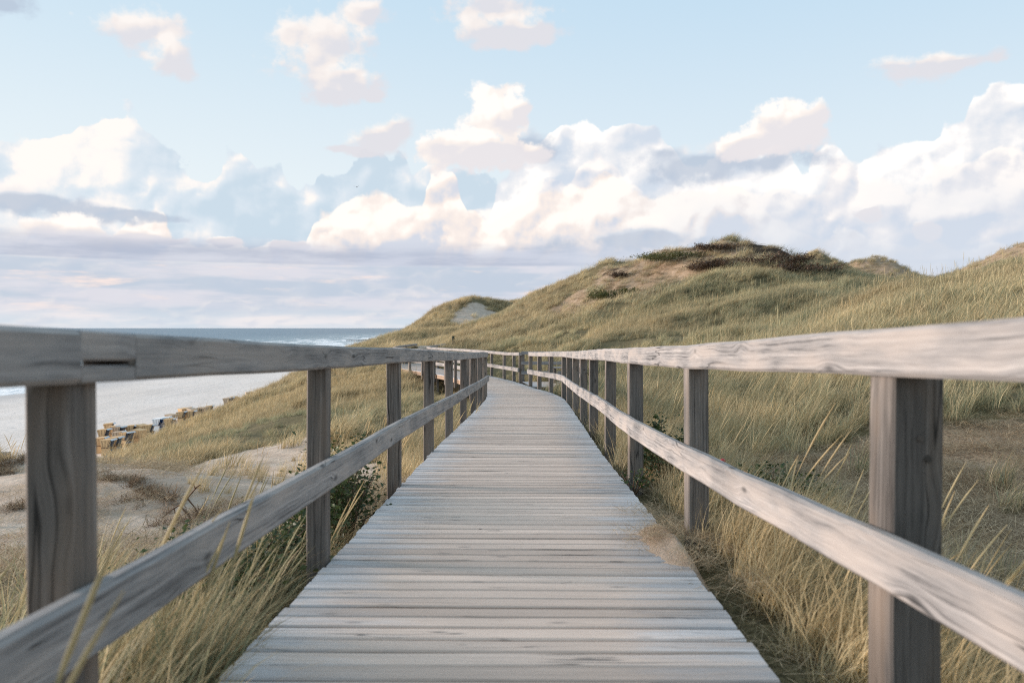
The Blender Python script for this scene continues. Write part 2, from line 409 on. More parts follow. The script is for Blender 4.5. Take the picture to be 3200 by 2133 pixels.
def wood(name, dark, mid, light, warm=None, knots=1.0, crack=1.0, wear=None, tone=0.22):
    m, N = new_mat(name)
    uv = N.n.new('ShaderNodeUVMap'); uv.uv_map = 'UVMap'
    oi = N.n.new('ShaderNodeObjectInfo'); rnd = oi.outputs['Random']
    U, V, _ = N.sep(uv.outputs[0])
    off = N.m('MULTIPLY', rnd, 37.0)
    Uo = N.m('ADD', U, off)
    base = N.comb(Uo, V, off)
    # knots: sparse cells
    kc = N.voro(N.comb(N.m('MULTIPLY', Uo, 1.0), N.m('MULTIPLY', V, 3.0), off), 2.9, 'F1', 'Distance', '3D', 1.0)
    knot = N.ss(kc, 0.16, 0.04)
    halo = N.ss(kc, 0.42, 0.08)
    warp = N.noise(N.comb(N.m('MULTIPLY', Uo, 3.4 if knots > .9 else 1.6), N.m('MULTIPLY', V, 8.0), off), 1.0, 2)
    vv = N.m('ADD', V, N.m('ADD', N.m('MULTIPLY', warp, 0.018), N.m('MULTIPLY', halo, 0.020 * knots)))
    ring = N.noise(N.comb(N.m('MULTIPLY', Uo, 0.7), N.m('MULTIPLY', vv, 85.0), off), 1.0, 3, 0.6)
    fibre = N.noise(N.comb(N.m('MULTIPLY', Uo, 7.0), N.m('MULTIPLY', vv, 330.0), off), 1.0, 3, 0.6)
    blot = N.noise(N.comb(N.m('MULTIPLY', Uo, 2.2), N.m('MULTIPLY', V, 9.0), off), 1.0, 4, 0.55)
    g = N.m('ADD', N.m('MULTIPLY', ring, 0.42), N.m('ADD', N.m('MULTIPLY', fibre, 0.33), N.m('MULTIPLY', blot, 0.25)))
    c = N.mix(N.ss(g, 0.36, 0.50), dark, mid)
    c = N.mix(N.ss(g, 0.50, 0.62), c, light)
    if warm:
        c = N.mix(N.ss(blot, 0.40, 0.68, 0.0, 0.75), c, warm)
    if wear:
        # worn along the middle of the plank, grey at the ends
        w = N.ss(N.m('ABSOLUTE', N.m('ADD', N.m('SUBTRACT', U, 100.0), N.m('MULTIPLY', N.m('SUBTRACT', blot, .5), 1.1))), 0.95, 0.40)
        c = N.mix(N.m('MULTIPLY', w, 0.85), c, N.mix(N.ss(g, .38, .62), tuple(x * .80 for x in wear), wear))
    c = N.mix(N.m('MULTIPLY', knot, 0.75 * knots), c, tuple(x * 0.35 for x in dark))
    ck = N.noise(N.comb(N.m('MULTIPLY', Uo, 0.8), N.m('MULTIPLY', vv, 26.0), N.m('ADD', off, 5.0)), 1.0, 1.0)
    crk = N.ss(N.m('ABSOLUTE', N.m('SUBTRACT', ck, 0.5)), 0.012 * crack, 0.0)
    crk = N.m('MULTIPLY', crk, N.ss(N.noise(N.comb(N.m('MULTIPLY', Uo, 1.3), V, off), 1.0, 1), 0.5, 0.62))
    c = N.mix(N.m('MULTIPLY', crk, 0.85), c, tuple(x * 0.2 for x in dark))
    val = N.lin(N.m('FRACT', N.m('MULTIPLY', rnd, 7.31)), 0, 1, 1 - tone, 1 + tone)
    c = N.mix(1.0, c, N.comb(val, val, val), 'MULTIPLY')
    hgt = N.m('SUBTRACT', N.m('ADD', N.m('MULTIPLY', ring, 0.6), N.m('MULTIPLY', fibre, 0.35)), N.m('ADD', crk, N.m('MULTIPLY', knot, .3)))
    return finish(m, N, c, 0.72, hgt, 0.004, 0.7, spec=0.28)

M_rail = wood('weathered_rail_wood', (0.085, 0.085, 0.088), (0.26, 0.255, 0.255), (0.44, 0.425, 0.415), warm=(0.36, 0.325, 0.30), tone=0.10)
M_post = wood('weathered_post_wood', (0.055, 0.05, 0.046), (0.165, 0.15, 0.138), (0.31, 0.285, 0.265), warm=(0.21, 0.165, 0.13), tone=0.18, crack=2.2)
M_plank = wood('weathered_plank_wood', (0.31, 0.305, 0.31), (0.46, 0.45, 0.455), (0.60, 0.59, 0.59), knots=0.6, crack=0.9, wear=(0.64, 0.51, 0.42), tone=0.20)
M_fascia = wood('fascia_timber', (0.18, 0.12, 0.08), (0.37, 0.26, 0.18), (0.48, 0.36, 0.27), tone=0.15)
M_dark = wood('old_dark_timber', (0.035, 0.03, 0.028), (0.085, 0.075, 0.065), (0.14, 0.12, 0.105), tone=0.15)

# ------------------------------------------------------------------ path line
def spline(P, n=8):
    P = [np.array(p, float) for p in P]; out = []
    for i in range(len(P) - 1):
        p0 = P[max(i - 1, 0)]; p1 = P[i]; p2 = P[i + 1]; p3 = P[min(i + 2, len(P) - 1)]
        for k in range(n):
            t = k / n
            out.append(0.5 * ((2 * p1) + (-p0 + p2) * t + (2 * p0 - 5 * p1 + 4 * p2 - p3) * t * t + (-p0 + 3 * p1 - 3 * p2 + p3) * t ** 3))
    out.append(P[-1]); return np.array(out)
CL = spline([(-0.05, -1.2), (-0.05, 0.5), (-0.04, 2.5), (0.0, 5.0), (0.045, 8.2), (0.105, 10.3), (0.165, 12.5), (0.225, 14.6), (0.265, 16.4), (0.28, 18.4), (0.12, 20.8), (-0.13, 22.7), (-0.34, 24.6), (-0.62, 27.3),
             (-1.03, 30.6), (-1.83, 33.7), (-3.2, 37.4), (-4.6, 40.6), (-5.6, 44.0), (-5.75, 48.0)], 12)
CLs = np.concatenate([[0], np.cumsum(np.hypot(*(np.diff(CL, axis=0).T)))])
def deck_z(Y):
    return -1.01 - 0.0325 * np.minimum(Y, 31.0) - 0.006 * np.maximum(np.asarray(Y) - 31.0, 0.0)
def cl_at(s):
    x = np.interp(s, CLs, CL[:, 0]); y = np.interp(s, CLs, CL[:, 1])
    x2 = np.interp(s + .3, CLs, CL[:, 0]); y2 = np.interp(s + .3, CLs, CL[:, 1])
    x1 = np.interp(s - .3, CLs, CL[:, 0]); y1 = np.interp(s - .3, CLs, CL[:, 1])
    t = Vector((x2 - x1, y2 - y1)).normalized()
    return float(x), float(y), t
HALF = 0.87

# ------------------------------------------------------------------ terrain
def w3(u, v, Y):
    return ((u - 1176) / FD * Y, Y, -(v - 753.5) / FD * Y)
BEACH = -13.5
CP = [w3(*p) for p in [
    # big dune skyline
    (1200, 692, 85), (1290, 658, 80), (1345, 644, 76), (1388, 614, 72), (1450, 604, 70), (1500, 596, 68), (1600, 576, 66), (1650, 570, 64), (1710, 570, 62), (1770, 590, 58), (1850, 622, 54), (1888, 642, 50),
    (1400, 680, 58), (1500, 650, 56), (1600, 636, 53), (1700, 640, 49), (1250, 740, 60), (1320, 710, 60), (1750, 632, 48), (1150, 772, 55), (1165, 724, 90),
    (1480, 700, 48), (1350, 760, 46), (1250, 790, 44),
    # dune with the sand face, far
    (1008, 722, 95), (990, 745, 90), (1060, 698, 98), (1110, 691, 100), (1140, 716, 98), (1100, 752, 84), (1040, 745, 86), (975, 768, 80), (920, 772, 75), (850, 802, 70), (1050, 776, 70), (990, 790, 62),
    # near right dune
    (2352, 618, 26), (2200, 650, 29), (2090, 668, 33), (2000, 682, 36), (1900, 688, 38), (1700, 712, 36), (1600, 766, 32), (1450, 770, 33), (1400, 785, 32), (1300, 805, 32),
    (2300, 720, 17), (2100, 815, 14), (1950, 830, 16), (1800, 890, 13.5), (1800, 780, 22), (2000, 730, 22), (1650, 850, 18), (1500, 860, 22),
    (2300, 965, 9.5), (2100, 980, 9.5), (1900, 1030, 9.5), (2340, 1120, 7.2), (2100, 1140, 7.0), (1900, 1170, 6.6), (1750, 1120, 7.5), (2250, 1330, 5.0), (2340, 1500, 3.6),
    # ridges behind
    (1850, 660, 80), (1950, 662, 75), (2100, 665, 75), (2250, 655, 72), (2352, 640, 70), (1850, 665, 110), (1980, 665, 105), (2100, 668, 110), (2352, 650, 110), (1920, 668, 140), (2200, 668, 140), (1920, 662, 60), (2050, 668, 55), (2200, 668, 42), (2280, 650, 40), (2200, 660, 58),
    # ground beside and under the far deck
    (1150, 846, 40), (1230, 850, 34), (1050, 812, 46), (1000, 795, 50), (880, 806, 52), (940, 800, 47), (930, 935, 32), (1000, 945, 28), (860, 900, 36), (1060, 960, 25),
    # left ridge against the beach
    (232, 1100, 34), (330, 1060, 36), (450, 1004, 40), (540, 956, 44), (620, 912, 48), (695, 888, 52), (780, 862, 56), (870, 858, 58), (60, 1110, 31), (-200, 1180, 28),
    # hollow
    (650, 1000, 22), (800, 945, 25), (580, 1055, 17), (450, 1115, 13), (350, 1105, 14.5), (500, 1005, 25), (300, 1068, 23), (700, 930, 34), (560, 980, 30), (400, 1030, 28), (700, 1075, 15), (780, 1010, 18), (850, 960, 20),
    (950, 1060, 12), (880, 1120, 9.5), (760, 1130, 9.5), (1020, 980, 16), (1060, 950, 20), (150, 1130, 18), (0, 1160, 18),
    # near mound
    (150, 1094, 8.6), (230, 1090, 8.3), (310, 1098, 8.0), (370, 1150, 7.2), (440, 1195, 6.6), (540, 1245, 5.9), (0, 1095, 9.5), (60, 1060, 9.8), (-150, 1080, 9.5), (200, 1250, 5.6), (60, 1280, 5.4),
    (300, 1180, 6.9), (120, 1170, 7.0),
]]
CP += [(-1.3, 3.4, -1.40), (-1.2, 5.0, -1.47), (-1.15, 7.5, -1.6), (-1.3, 2.0, -1.33), (-2.4, 3.4, -1.36), (-4.5, 2.5, -1.35), (-3.2, 4.4, -1.45),
       (-1.1, 0.5, -1.3), (-1.3, -4, -1.3), (1.2, -4, -1.3), (-8, -4, -1.6), (8, -4, -0.6), (0, 2.0, -1.4), (0, 6, -1.6), (0, 10, -1.7), (0.2, 15, -1.95), (0.1, 22, -2.15),
       (1.15, 3.6, -1.17), (1.2, 5.0, -1.20), (1.25, 7.0, -1.30), (1.3, 9.0, -1.42), (1.4, 12, -1.55), (1.5, 15, -1.65), (1.5, 18, -1.8), (1.6, 22, -2.0), (1.2, 26, -2.25), (2.5, 26, -2.15), (3.5, 28, -1.6),
       (1.2, 2.0, -1.36), (2.2, 2.4, -1.42), (5, 1.5, -1.3), (7, 4, -1.0), (12, 5, 0.5), (14, 12, 1.2), (20, 16, 2.6), (28, 26, 3.2), (30, 45, 3.5), (25, 38, 3.0), (60, 60, 4), (60, 30, 5), (90, 100, 5), (70, 150, 5), (20, 120, 3), (40, 150, 4),
       (0, 130, -1), (-10, 125, -2.5), (-16, 95, -3), (-19, 75, -4), (-20, 60, -5.5), (-22, 45, -7), (-23, 34, -8.5), (-22, 20, -7), (-20, 10, -6), (-20, -4, -6),
       (-31, 100, -14), (-31, 75, -14), (-31, 60, -14.5), (-31, 45, -15), (-32, 30, -15), (-32, 10, -14.5), (-32, -10, -14.5), (-31, 125, -14), (-10.5, 14, -3.2), (-13, 20, -4.6), (-9, 5, -2.2)]
CP = np.array(CP)
def tps_k(d2): return np.where(d2 > 1e-12, 0.5 * d2 * np.log(d2 + 1e-12), 0.0)
def tps_fit(C, lam=0.25):
    s = 20.0; P = C[:, :2] / s; n = len(P)
    d2 = ((P[:, None] - P[None]) ** 2).sum(-1)
    loc = np.hypot(C[:, 0], C[:, 1])
    K = tps_k(d2) + np.diag(lam * 0.002 * np.clip(loc / 20, 0.1, 6))
    Q = np.hstack([np.ones((n, 1)), P])
    A = np.zeros((n + 3, n + 3)); A[:n, :n] = K; A[:n, n:] = Q; A[n:, :n] = Q.T
    b = np.concatenate([C[:, 2], np.zeros(3)])
    return np.linalg.solve(A, b), P, s
TP, TPP, TPS = tps_fit(CP)
def vnoise(x, y, seed=0):
    """value noise -1..1"""
    x0 = np.floor(x).astype(np.int64); y0 = np.floor(y).astype(np.int64)
    fx = x - x0; fy = y - y0
    fx = fx * fx * (3 - 2 * fx); fy = fy * fy * (3 - 2 * fy)
    def h(a, b):
        n = (a * 374761393 + b * 668265263 + seed * 1442695041) & 0xffffffff
        n = ((n ^ (n >> 13)) * 1274126177) & 0xffffffff
        return ((n ^ (n >> 16)) & 0xffff) / 32767.5 - 1
    a = h(x0, y0) * (1 - fx) + h(x0 + 1, y0) * fx
    b = h(x0, y0 + 1) * (1 - fx) + h(x0 + 1, y0 + 1) * fx
    return a * (1 - fy) + b * fy
def fbm(x, y, sc, oct=4, seed=0, rough=0.5):
    o = 0; a = 1; t = 0
    for i in range(oct):
        o = o + a * vnoise(x / sc, y / sc, seed + i * 17); t += a; a *= rough; sc *= 0.5
    return o / t
def sstep(v, a, b):
    t = np.clip((v - a) / (b - a), 0, 1); return t * t * (3 - 2 * t)
def ell(x, y, cx, cy, rx, ry, rot=0.0, n=0.35, seed=3):
    c, s = cos(rot), sin(rot)
    dx, dy = x - cx, y - cy
    q = np.hypot((dx * c + dy * s) / rx, (-dx * s + dy * c) / ry)
    q = q + n * fbm(x, y, min(rx, ry) * .8, 3, seed)
    return sstep(q, 1.15, 0.8)
def path_dist(x, y):
    best = np.full(np.shape(x), 1e9)
    for i in range(0, len(CL), 4):
        best = np.minimum(best, np.hypot(x - CL[i, 0], y - CL[i, 1]))
    return best
def path_off(x, y):
    """distance from the centre line, finer, valid where y in 0..48"""
    cx = np.interp(y, CL[:, 1], CL[:, 0])
    k = np.interp(y, [0, 28, 34, 42, 48], [1, .97, .90, .92, 1.0])
    return (x - cx) * k
def height(x, y):
    x = np.asarray(x, float); y = np.asarray(y, float); shp = x.shape
    X = x.ravel(); Y = y.ravel(); out = np.empty(len(X))
    for i in range(0, len(X), 40000):
        q = np.stack([X[i:i + 40000], Y[i:i + 40000]], 1)
        r = np.hypot(q[:, 0], q[:, 1]); lim = np.minimum(r, 165) / np.maximum(r, 1e-6)
        q = q * lim[:, None] / TPS
        d2 = ((q[:, None] - TPP[None]) ** 2).sum(-1)
        out[i:i + 40000] = tps_k(d2) @ TP[:-3] + TP[-3] + q @ TP[-2:]
    h = out
    D = np.hypot(X, Y)
    amp = np.clip((D - 3) / 25, 0.12, 1.0)
    h = h + amp * (0.30 * fbm(X, Y, 5.5, 3, 5) + 0.16 * fbm(X, Y, 1.7, 3, 9)) + 0.025 * fbm(X, Y, 0.45, 3, 21)
    # hummocks on the big dune and on the ridge at the left
    m = sstep(Y, 36, 50) * sstep(X, -3, 4)
    h = h + m * 1.0 * (np.abs(fbm(X, Y, 4.2, 3, 31)) - .15) + .40 * sstep(X, 2, 6) * sstep(Y, 17, 28) * fbm(X, Y, 3.4, 2, 33)
    # three separate humps behind the near ridge
    def gh(cx, cy, sx, sy, a): return a * np.exp(-((X - cx) / sx) ** 2 - ((Y - cy) / sy) ** 2)
    h = h + gh(36.2, 95, 4.2, 8, 4.2) + gh(57.6, 128, 6.5, 9, 5.3) + 6.0 * sstep(X, 41.5, 60) * np.exp(-((Y - 84) / 9.0) ** 2)
    # far from the view: low dunes inland, beach towards the sea
    far = sstep(D, 130, 190)
    h = h * (1 - far) + far * np.where(X > -25, 3.0 + 2 * fbm(X, Y, 40, 3, 2), BEACH)
    land = sstep(X + 0.0 * Y + 1.5 * fbm(X, Y, 12, 2, 4), -34, -27)
    farb = sstep(Y, 110, 150)
    land = land * (1 - farb) + farb * sstep(X + 3 * fbm(X, Y, 20, 2, 4), -28, -8)
    h = h * land + (BEACH - 1) * (1 - land)
    # beach sheet with a gentle fall to the water
    b = BEACH + 0.05 * fbm(X, Y, 6, 3, 8) * sstep(X, -100, -80) + 0.35 * sstep(X, -60, -34) - 0.9 * sstep(-X, 92, 128) - 5 * sstep(-X, 128, 400)
    k = 0.35
    hm = np.maximum(h, b); d = np.abs(h - b)
    h = hm + 0.25 * k * np.maximum(1 - d / k, 0) ** 2
    # stay clear of the walkway
    po = np.abs(path_off(X, Y)); dz = deck_z(Y)
    inner = sstep(po, 1.25, 0.80) * (Y > -6) * (Y < 48.5)
    lim = dz - 0.16
    h = np.where(h > lim, h * (1 - inner) + lim * inner, h)
    plat = sstep(X, -0.2, 0.2) * sstep(X, 3.2, 2.6) * sstep(Y, 24.2, 25.0) * sstep(Y, 28.6, 28.0)
    h = np.where(h > -2.05, h * (1 - plat) - 2.05 * plat, h)
    return h.reshape(shp)

def sand_mask(x, y):
    m = ell(x, y, -5.4, 14.0, 2.2, 4.6, 0.1, 0.25, 41)
    m = np.maximum(m, .95 * ell(x, y, -2.9, 10.2, 1.3, 3.2, 0.0, .3, 50))
    m = np.maximum(m, ell(x, y, -5.6, 19.0, 1.5, 3.4, 0.1, 0.35, 42))
    m = np.maximum(m, 0.9 * ell(x, y, -4.3, 22.8, 0.9, 2.6, -0.2, 0.45, 43))
    m = np.maximum(m, 0.70 * ell(x, y, -4.6, 10.4, 2.5, 3.0, 0.0, .25, 49))
    m = np.maximum(m, .60 * ell(x, y, -3.9, 6.6, 2.3, 1.35, -0.25, 0.2, 44))          # face of the near mound
    m = np.maximum(m, ell(x, y, -6.5, 8.0, 2.2, 1.8, 0.1, 0.2, 47))
    m = np.maximum(m, ell(x, y, -3.0, 90.0, 4.3, 8.5, 0.1, 0.18, 45))        # bare face of the far dune
    m = np.maximum(m, 0.9 * ell(x, y, -5.2, 50.5, 0.9, 6.0, 0.08, 0.3, 46))    # sandy footpath at the end of the deck
    m = np.maximum(m, 0.9 * ell(x, y, -6.0, 57.5, 1.1, 5.0, 0.2, 0.3, 48))
    return m
def litter_mask(x, y):
    m = ell(x, y, 4.9, 6.4, 3.6, 3.2, 0.1, 0.2, 51)                            # trampled hollow right of the deck
    m = np.maximum(m, ell(x, y, 3.9, 3.8, 2.3, 2.6, 0.0, 0.2, 52))
    m = np.maximum(m, 0.97 * ell(x, y, 9.8, 60.0, 7.4, 10.5, -0.5, 0.35, 53))
    m = np.maximum(m, 0.75 * ell(x, y, 58, 128, 13, 12, 0, .4, 58)); m = np.maximum(m, 0.85 * ell(x, y, 49, 84, 12, 10, 0, .4, 59))     # bare brown face of the big dune
    m = np.maximum(m, 0.8 * ell(x, y, 15.0, 57.0, 4.6, 4.5, 0.0, 0.4, 54))
    m = np.maximum(m, 0.8 * ell(x, y, 4.6, 57.0, 2.2, 4.0, 0.0, 0.5, 55))
    m = np.maximum(m, 0.9 * ell(x, y, -3.9, 7.5, 3.0, 3.0, 0, .2, 56))
    m = np.maximum(m, 0.7 * ell(x, y, -4.2, 24.0, 1.1, 2.6, -0.2, 0.5, 57))
    return m
def peat_mask(x, y):
    m = ell(x, y, 19.3, 56.0, 1.9, 6.5, 0.25, 0.35, 61)                          # dark eroded edge right of the summit
    m = np.maximum(m, ell(x, y, 16.2, 65.5, 2.2, 1.4, 0.0, 0.4, 62))
    m = np.maximum(m, ell(x, y, 13.6, 60.0, 1.3, 1.2, 0.0, 0.5, 63))
    m = np.maximum(m, ell(x, y, 8.2, 66.0, 1.0, 1.2, 0.0, 0.5, 64))
    m = np.maximum(m, 0.6 * ell(x, y, 54, 100, 9, 8, 0.0, 0.5, 65))
    return m

def build_terrain():
    # polar sheet round the camera: fine ahead, coarse behind, out past the horizon
    fr = np.linspace(-48, 48, 560); bk = np.linspace(48, 312, 90)[1:-1]
    ang = np.radians(np.concatenate([fr, bk]))
    r = np.concatenate([np.geomspace(0.6, 170, 400), np.geomspace(180, 30000, 26)])
    A, R = np.meshgrid(ang, r)
    X = R * np.sin(A); Y = R * np.cos(A)
    Z = height(X, Y)
    # roots and crust overhang lines on the near mound
    V = np.stack([X, Y, Z], -1).reshape(-1, 3)
    na, nr = len(ang), len(r)
    i, j = np.meshgrid(np.arange(nr - 1), np.arange(na), indexing='ij')
    j2 = (j + 1) % na
    F = np.stack([i * na + j, i * na + j2, (i + 1) * na + j2, (i + 1) * na + j], -1).reshape(-1, 4)
    c = len(V); V = np.vstack([V, [[0, 0, -1.3]]])
    me = np_mesh('ground', V, F, None)
    x, y = V[:, 0], V[:, 1]
    fattr(me, 'sand', sand_mask(x, y)); fattr(me, 'litter', litter_mask(x, y)); fattr(me, 'peat', peat_mask(x, y))
    fattr(me, 'beach', sstep(V[:, 2], BEACH + 1.6, BEACH + 0.7))
    m, N = new_mat('dune_ground')
    g = N.n.new('ShaderNodeNewGeometry'); P = g.outputs['Position']
    px, py, pz = N.sep(P)
    big = N.noise(P, 0.25, 4); mid = N.noise(P, 2.2, 5, .6); fine = N.noise(P, 28.0, 4, .65)
    vfine = N.noise(P, 160.0, 2, .6)
    sand = N.mix(N.ss(mid, .3, .7), (0.38, 0.30, 0.235), (0.53, 0.445, 0.365))
    sand = N.mix(N.ss(fine, .52, .70, 0, .35), sand, (0.30, 0.255, 0.21))
    sand = N.mix(N.ss(vfine, .60, .72, 0, .35), sand, (0.26, 0.22, 0.18))
    litter = N.mix(N.ss(fine, .35, .65), (0.17, 0.12, 0.078), (0.40, 0.30, 0.20))
    litter = N.mix(N.ss(mid, .45, .7, 0, .6), litter, (0.45, 0.345, 0.255))
    turf = N.mix(N.ss(fine, .35, .65), (0.075, 0.062, 0.032), (0.19, 0.155, 0.085))
    turf = N.mix(N.ss(mid, .4, .65, 0, .5), turf, (0.14, 0.12, 0.06))
    peat = N.mix(N.ss(fine, .35, .65), (0.03, 0.02, 0.014), (0.075, 0.05, 0.032))
    beach = N.mix(N.ss(N.noise(N.vm('MULTIPLY', P, (1.0, .35, 1.0)), 0.10, 5, .6), .3, .7), (0.70, 0.62, 0.56), (0.78, 0.70, 0.645))
    trk = N.noise(N.vm('MULTIPLY', P, (1.0, 0.45, 1.0)), 1.6, 5, .7)
    beach = N.mix(N.ss(trk, .55, .64, 0, .6), beach, (0.44, 0.40, 0.375))
    lane = N.ss(N.noise(N.comb(N.m('MULTIPLY', px, .35), N.m('MULTIPLY', py, .02), 2.0), 1.0, 4, .6), .55, .62, 0, .22)
    beach = N.mix(lane, beach, (0.46, 0.42, 0.40))
    wet = N.ss(N.m('ADD', N.m('MULTIPLY', px, -1.0), N.m('MULTIPLY', N.noise(P, 0.03, 3), 14.0)), 92.0, 106.0)
    beach = N.mix(N.m('MULTIPLY', wet, .55), beach, (0.40, 0.37, 0.36))
    def br(a): return N.ss(N.m('ADD', N.attr(a), N.m('MULTIPLY', N.m('SUBTRACT', mid, .5), .8)), .35, .65)
    c = turf
    c = N.mix(br('litter'), c, litter); c = N.mix(br('sand'), c, sand); c = N.mix(br('peat'), c, peat)
    c = N.mix(N.attr('beach'), c, beach)
    h = N.m('ADD', N.m('MULTIPLY', mid, 1.0), N.m('MULTIPLY', fine, .35))
    b = finish(m, N, c, N.lin(wet, 0, 1, .92, .45), h, 0.06, 0.8, spec=0.15)
    me.materials.append(m)
    o = bpy.data.objects.new('ground', me); COL.objects.link(o)
    tag(o, 'sandy dune ground falling to the pale beach', None, None, 'structure')
    return o
ground = build_terrain()

# ------------------------------------------------------------------ sea
def build_sea():
    ys = np.concatenate([np.linspace(-300, 40, 6), np.geomspace(60, 40000, 90)])
    xs = -np.concatenate([[-400, -200, 0, 60], np.linspace(100, 400, 60), np.geomspace(420, 40000, 30)])
    X, Y = np.meshgrid(xs, ys)
    Z = np.full(X.shape, BEACH - 0.27)
    Z += 0.10 * fbm(X, Y, 9, 2, 77) * sstep(-X, 120, 170) * sstep(-X, 500, 380)
    Z = np.where(X > -80, BEACH - 8.0, Z)
    V = np.stack([X, Y, Z], -1).reshape(-1, 3); nx = len(xs)
    i, j = np.meshgrid(np.arange(len(ys) - 1), np.arange(nx - 1), indexing='ij')
    F = np.stack([i * nx + j, (i + 1) * nx + j, (i + 1) * nx + j + 1, i * nx + j + 1], -1).reshape(-1, 4)
    F = F[:, ::-1]
    me = np_mesh('sea', V, F, None)
    m, N = new_mat('sea_water')
    g = N.n.new('ShaderNodeNewGeometry'); P = g.outputs['Position']; px, py, pz = N.sep(P)
    d = N.m('SUBTRACT', N.m('MULTIPLY', px, -1.0), 104.0)
    shore = N.m('ADD', d, N.m('MULTIPLY', N.m('SUBTRACT', N.noise(P, 0.025, 3), .5), 10.0))
    n1 = N.noise(N.comb(N.m('MULTIPLY', px, 0.11), N.m('MULTIPLY', py, 0.018), 1.0), 1.0, 6, .62)
    n2 = N.noise(N.comb(N.m('MULTIPLY', px, 0.035), N.m('MULTIPLY', py, 0.008), 6.0), 1.0, 3, .5)
    n3 = N.noise(N.comb(N.m('MULTIPLY', px, 0.9), N.m('MULTIPLY', py, 0.35), 4.0), 1.0, 4, .6)
    foamy = N.m('ADD', N.m('ADD', n1, N.m('MULTIPLY', N.m('SUBTRACT', n2, .5), .5)), N.m('MULTIPLY', N.m('SUBTRACT', n3, .5), .22))
    th = N.ss(shore, 15.0, 320.0, 0.43, 0.70)
    th = N.m('ADD', th, N.ss(shore, 320, 2500, 0.0, 0.03))
    foam = N.ss(foamy, th, N.m('ADD', th, 0.06))
    edge = N.ss(shore, 16.0, 4.0)
    foam = N.m('MAXIMUM', foam, N.m('MULTIPLY', edge, N.ss(n3, .3, .5, .55, 1.0)))
    deep = N.mix(N.ss(shore, 0, 400), (0.22, 0.30, 0.33), (0.055, 0.125, 0.185))
    deep = N.mix(N.ss(n2, .4, .65, 0, .4), deep, (0.10, 0.19, 0.25))
    c = N.mix(foam, deep, (0.78, 0.80, 0.82))
    w = N.m('ADD', N.noise(N.comb(N.m('MULTIPLY', px, 0.25), N.m('MULTIPLY', py, 0.09), 0), 1.0, 5, .65), N.m('MULTIPLY', foam, .3))
    finish(m, N, c, N.lin(foam, 0, 1, .35, .9), w, 1.2, 1.0, spec=0.35)
    me.materials.append(m)
    o = bpy.data.objects.new('sea', me); COL.objects.link(o)
    tag(o, 'blue grey sea with rows of breaking surf', None, None, 'structure')
build_sea()

# ------------------------------------------------------------------ boardwalk
def plank_mesh(i, L=2 * HALF, wd=0.1045, th=0.032):
    r = random.Random(100 + i)
    n = 5; pts = []
    for k in range(n):
        pts.append(Vector((-L / 2 + L * k / (n - 1), r.uniform(-.0015, .0015), r.uniform(-.0012, .0012))))
    v, f, u = sweep(pts, wd, th, 0.006, side=(0, 1, 0), u0=100 - L / 2)
    u = [tuple((a, b + i * 3.1) for (a, b) in q) for q in u]
    me = bpy.data.meshes.new('plank')
    me.from_pydata([tuple(p) for p in v], [], f)
    l = me.uv_layers.new(name='UVMap'); l.data.foreach_set('uv', [c for q in u for t in q for c in t])
    me.materials.append(M_plank)
    return me
PM = [plank_mesh(i) for i in range(9)]
walk = empty('boardwalk', (0, 0, -1.0)); tag(walk, 'grey plank boardwalk bending left through the dunes', None, None, 'structure')
PITCH = 0.1185
s = 0.05; k = 0; far_v = []
SMAX = float(CLs[-1]) - 0.2
while s < SMAX:
    x, y, t = cl_at(s)
    z = float(deck_z(y)) - 0.016 + random.uniform(-.0022, .0022)
    rz = math.atan2(-t.x, t.y) + random.uniform(-.0035, .0035)
    slope = -0.0325 if y < 31 else -0.006
    pos = Vector((x + random.uniform(-.005, .005), y, z))
    if k < 300:
        o = bpy.data.objects.new('plank', PM[random.randrange(9)]); COL.objects.link(o); o.parent = walk
        o.location = pos - walk.location
        o.rotation_euler = (math.atan(slope) + random.uniform(-.006, .006), random.uniform(-.0015, .0015), rz + (pi if random.random() < .5 else 0))
        if abs(o.rotation_euler.z) > 2: o.rotation_euler.x *= -1
        o.scale = (random.uniform(.994, 1.006), random.uniform(.93, 1.04), 1)
    else:
        far_v.append((pos, rz, slope))
    s += PITCH; k += 1
parts = []
for pos, rz, slope in far_v:
    c, sn = cos(rz), sin(rz)
    a = pos + Vector((-HALF * c, -HALF * sn, 0)); b = pos + Vector((HALF * c, HALF * sn, 0))
    v, f, u = sweep([a, b], 0.112, 0.032, 0.004, side=(-sn, c, 0), u0=100 - HALF)
    parts.append((v, f, u))
V_, F_, U_ = merge(parts)
o = mesh_obj('far_planks', V_, F_, M_plank, walk, U_, world_pos=True); o['kind'] = 'stuff'

def off_pt(s, off, dz):
    x, y, t = cl_at(s); n = Vector((t.y, -t.x))
    return Vector((x + n.x * off, y + n.y * off, float(deck_z(y)) + dz))
# bearers under the planks, newer orange timber under the far stretch
for sg in (-1, 1):
    s = 0.2
    while s < SMAX - .5:
        e = min(s + 3.95, SMAX)
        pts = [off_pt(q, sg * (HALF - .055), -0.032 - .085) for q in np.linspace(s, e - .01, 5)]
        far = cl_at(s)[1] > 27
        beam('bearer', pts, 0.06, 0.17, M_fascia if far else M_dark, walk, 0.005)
        s += 3.95
for sg in (-1, 1):
    s = 3.0
    while s < SMAX - .3:
        p = off_pt(s, sg * (HALF - .14), -0.20)
        g = float(height(np.array([p.x]), np.array([p.y]))[0])
        if p.z - g > 0.12:
            beam('support_post', [Vector((p.x, p.y, g - .25)), p], 0.10, 0.10, M_post, walk, .006, side=(1, 0, 0))
        s += 2.03

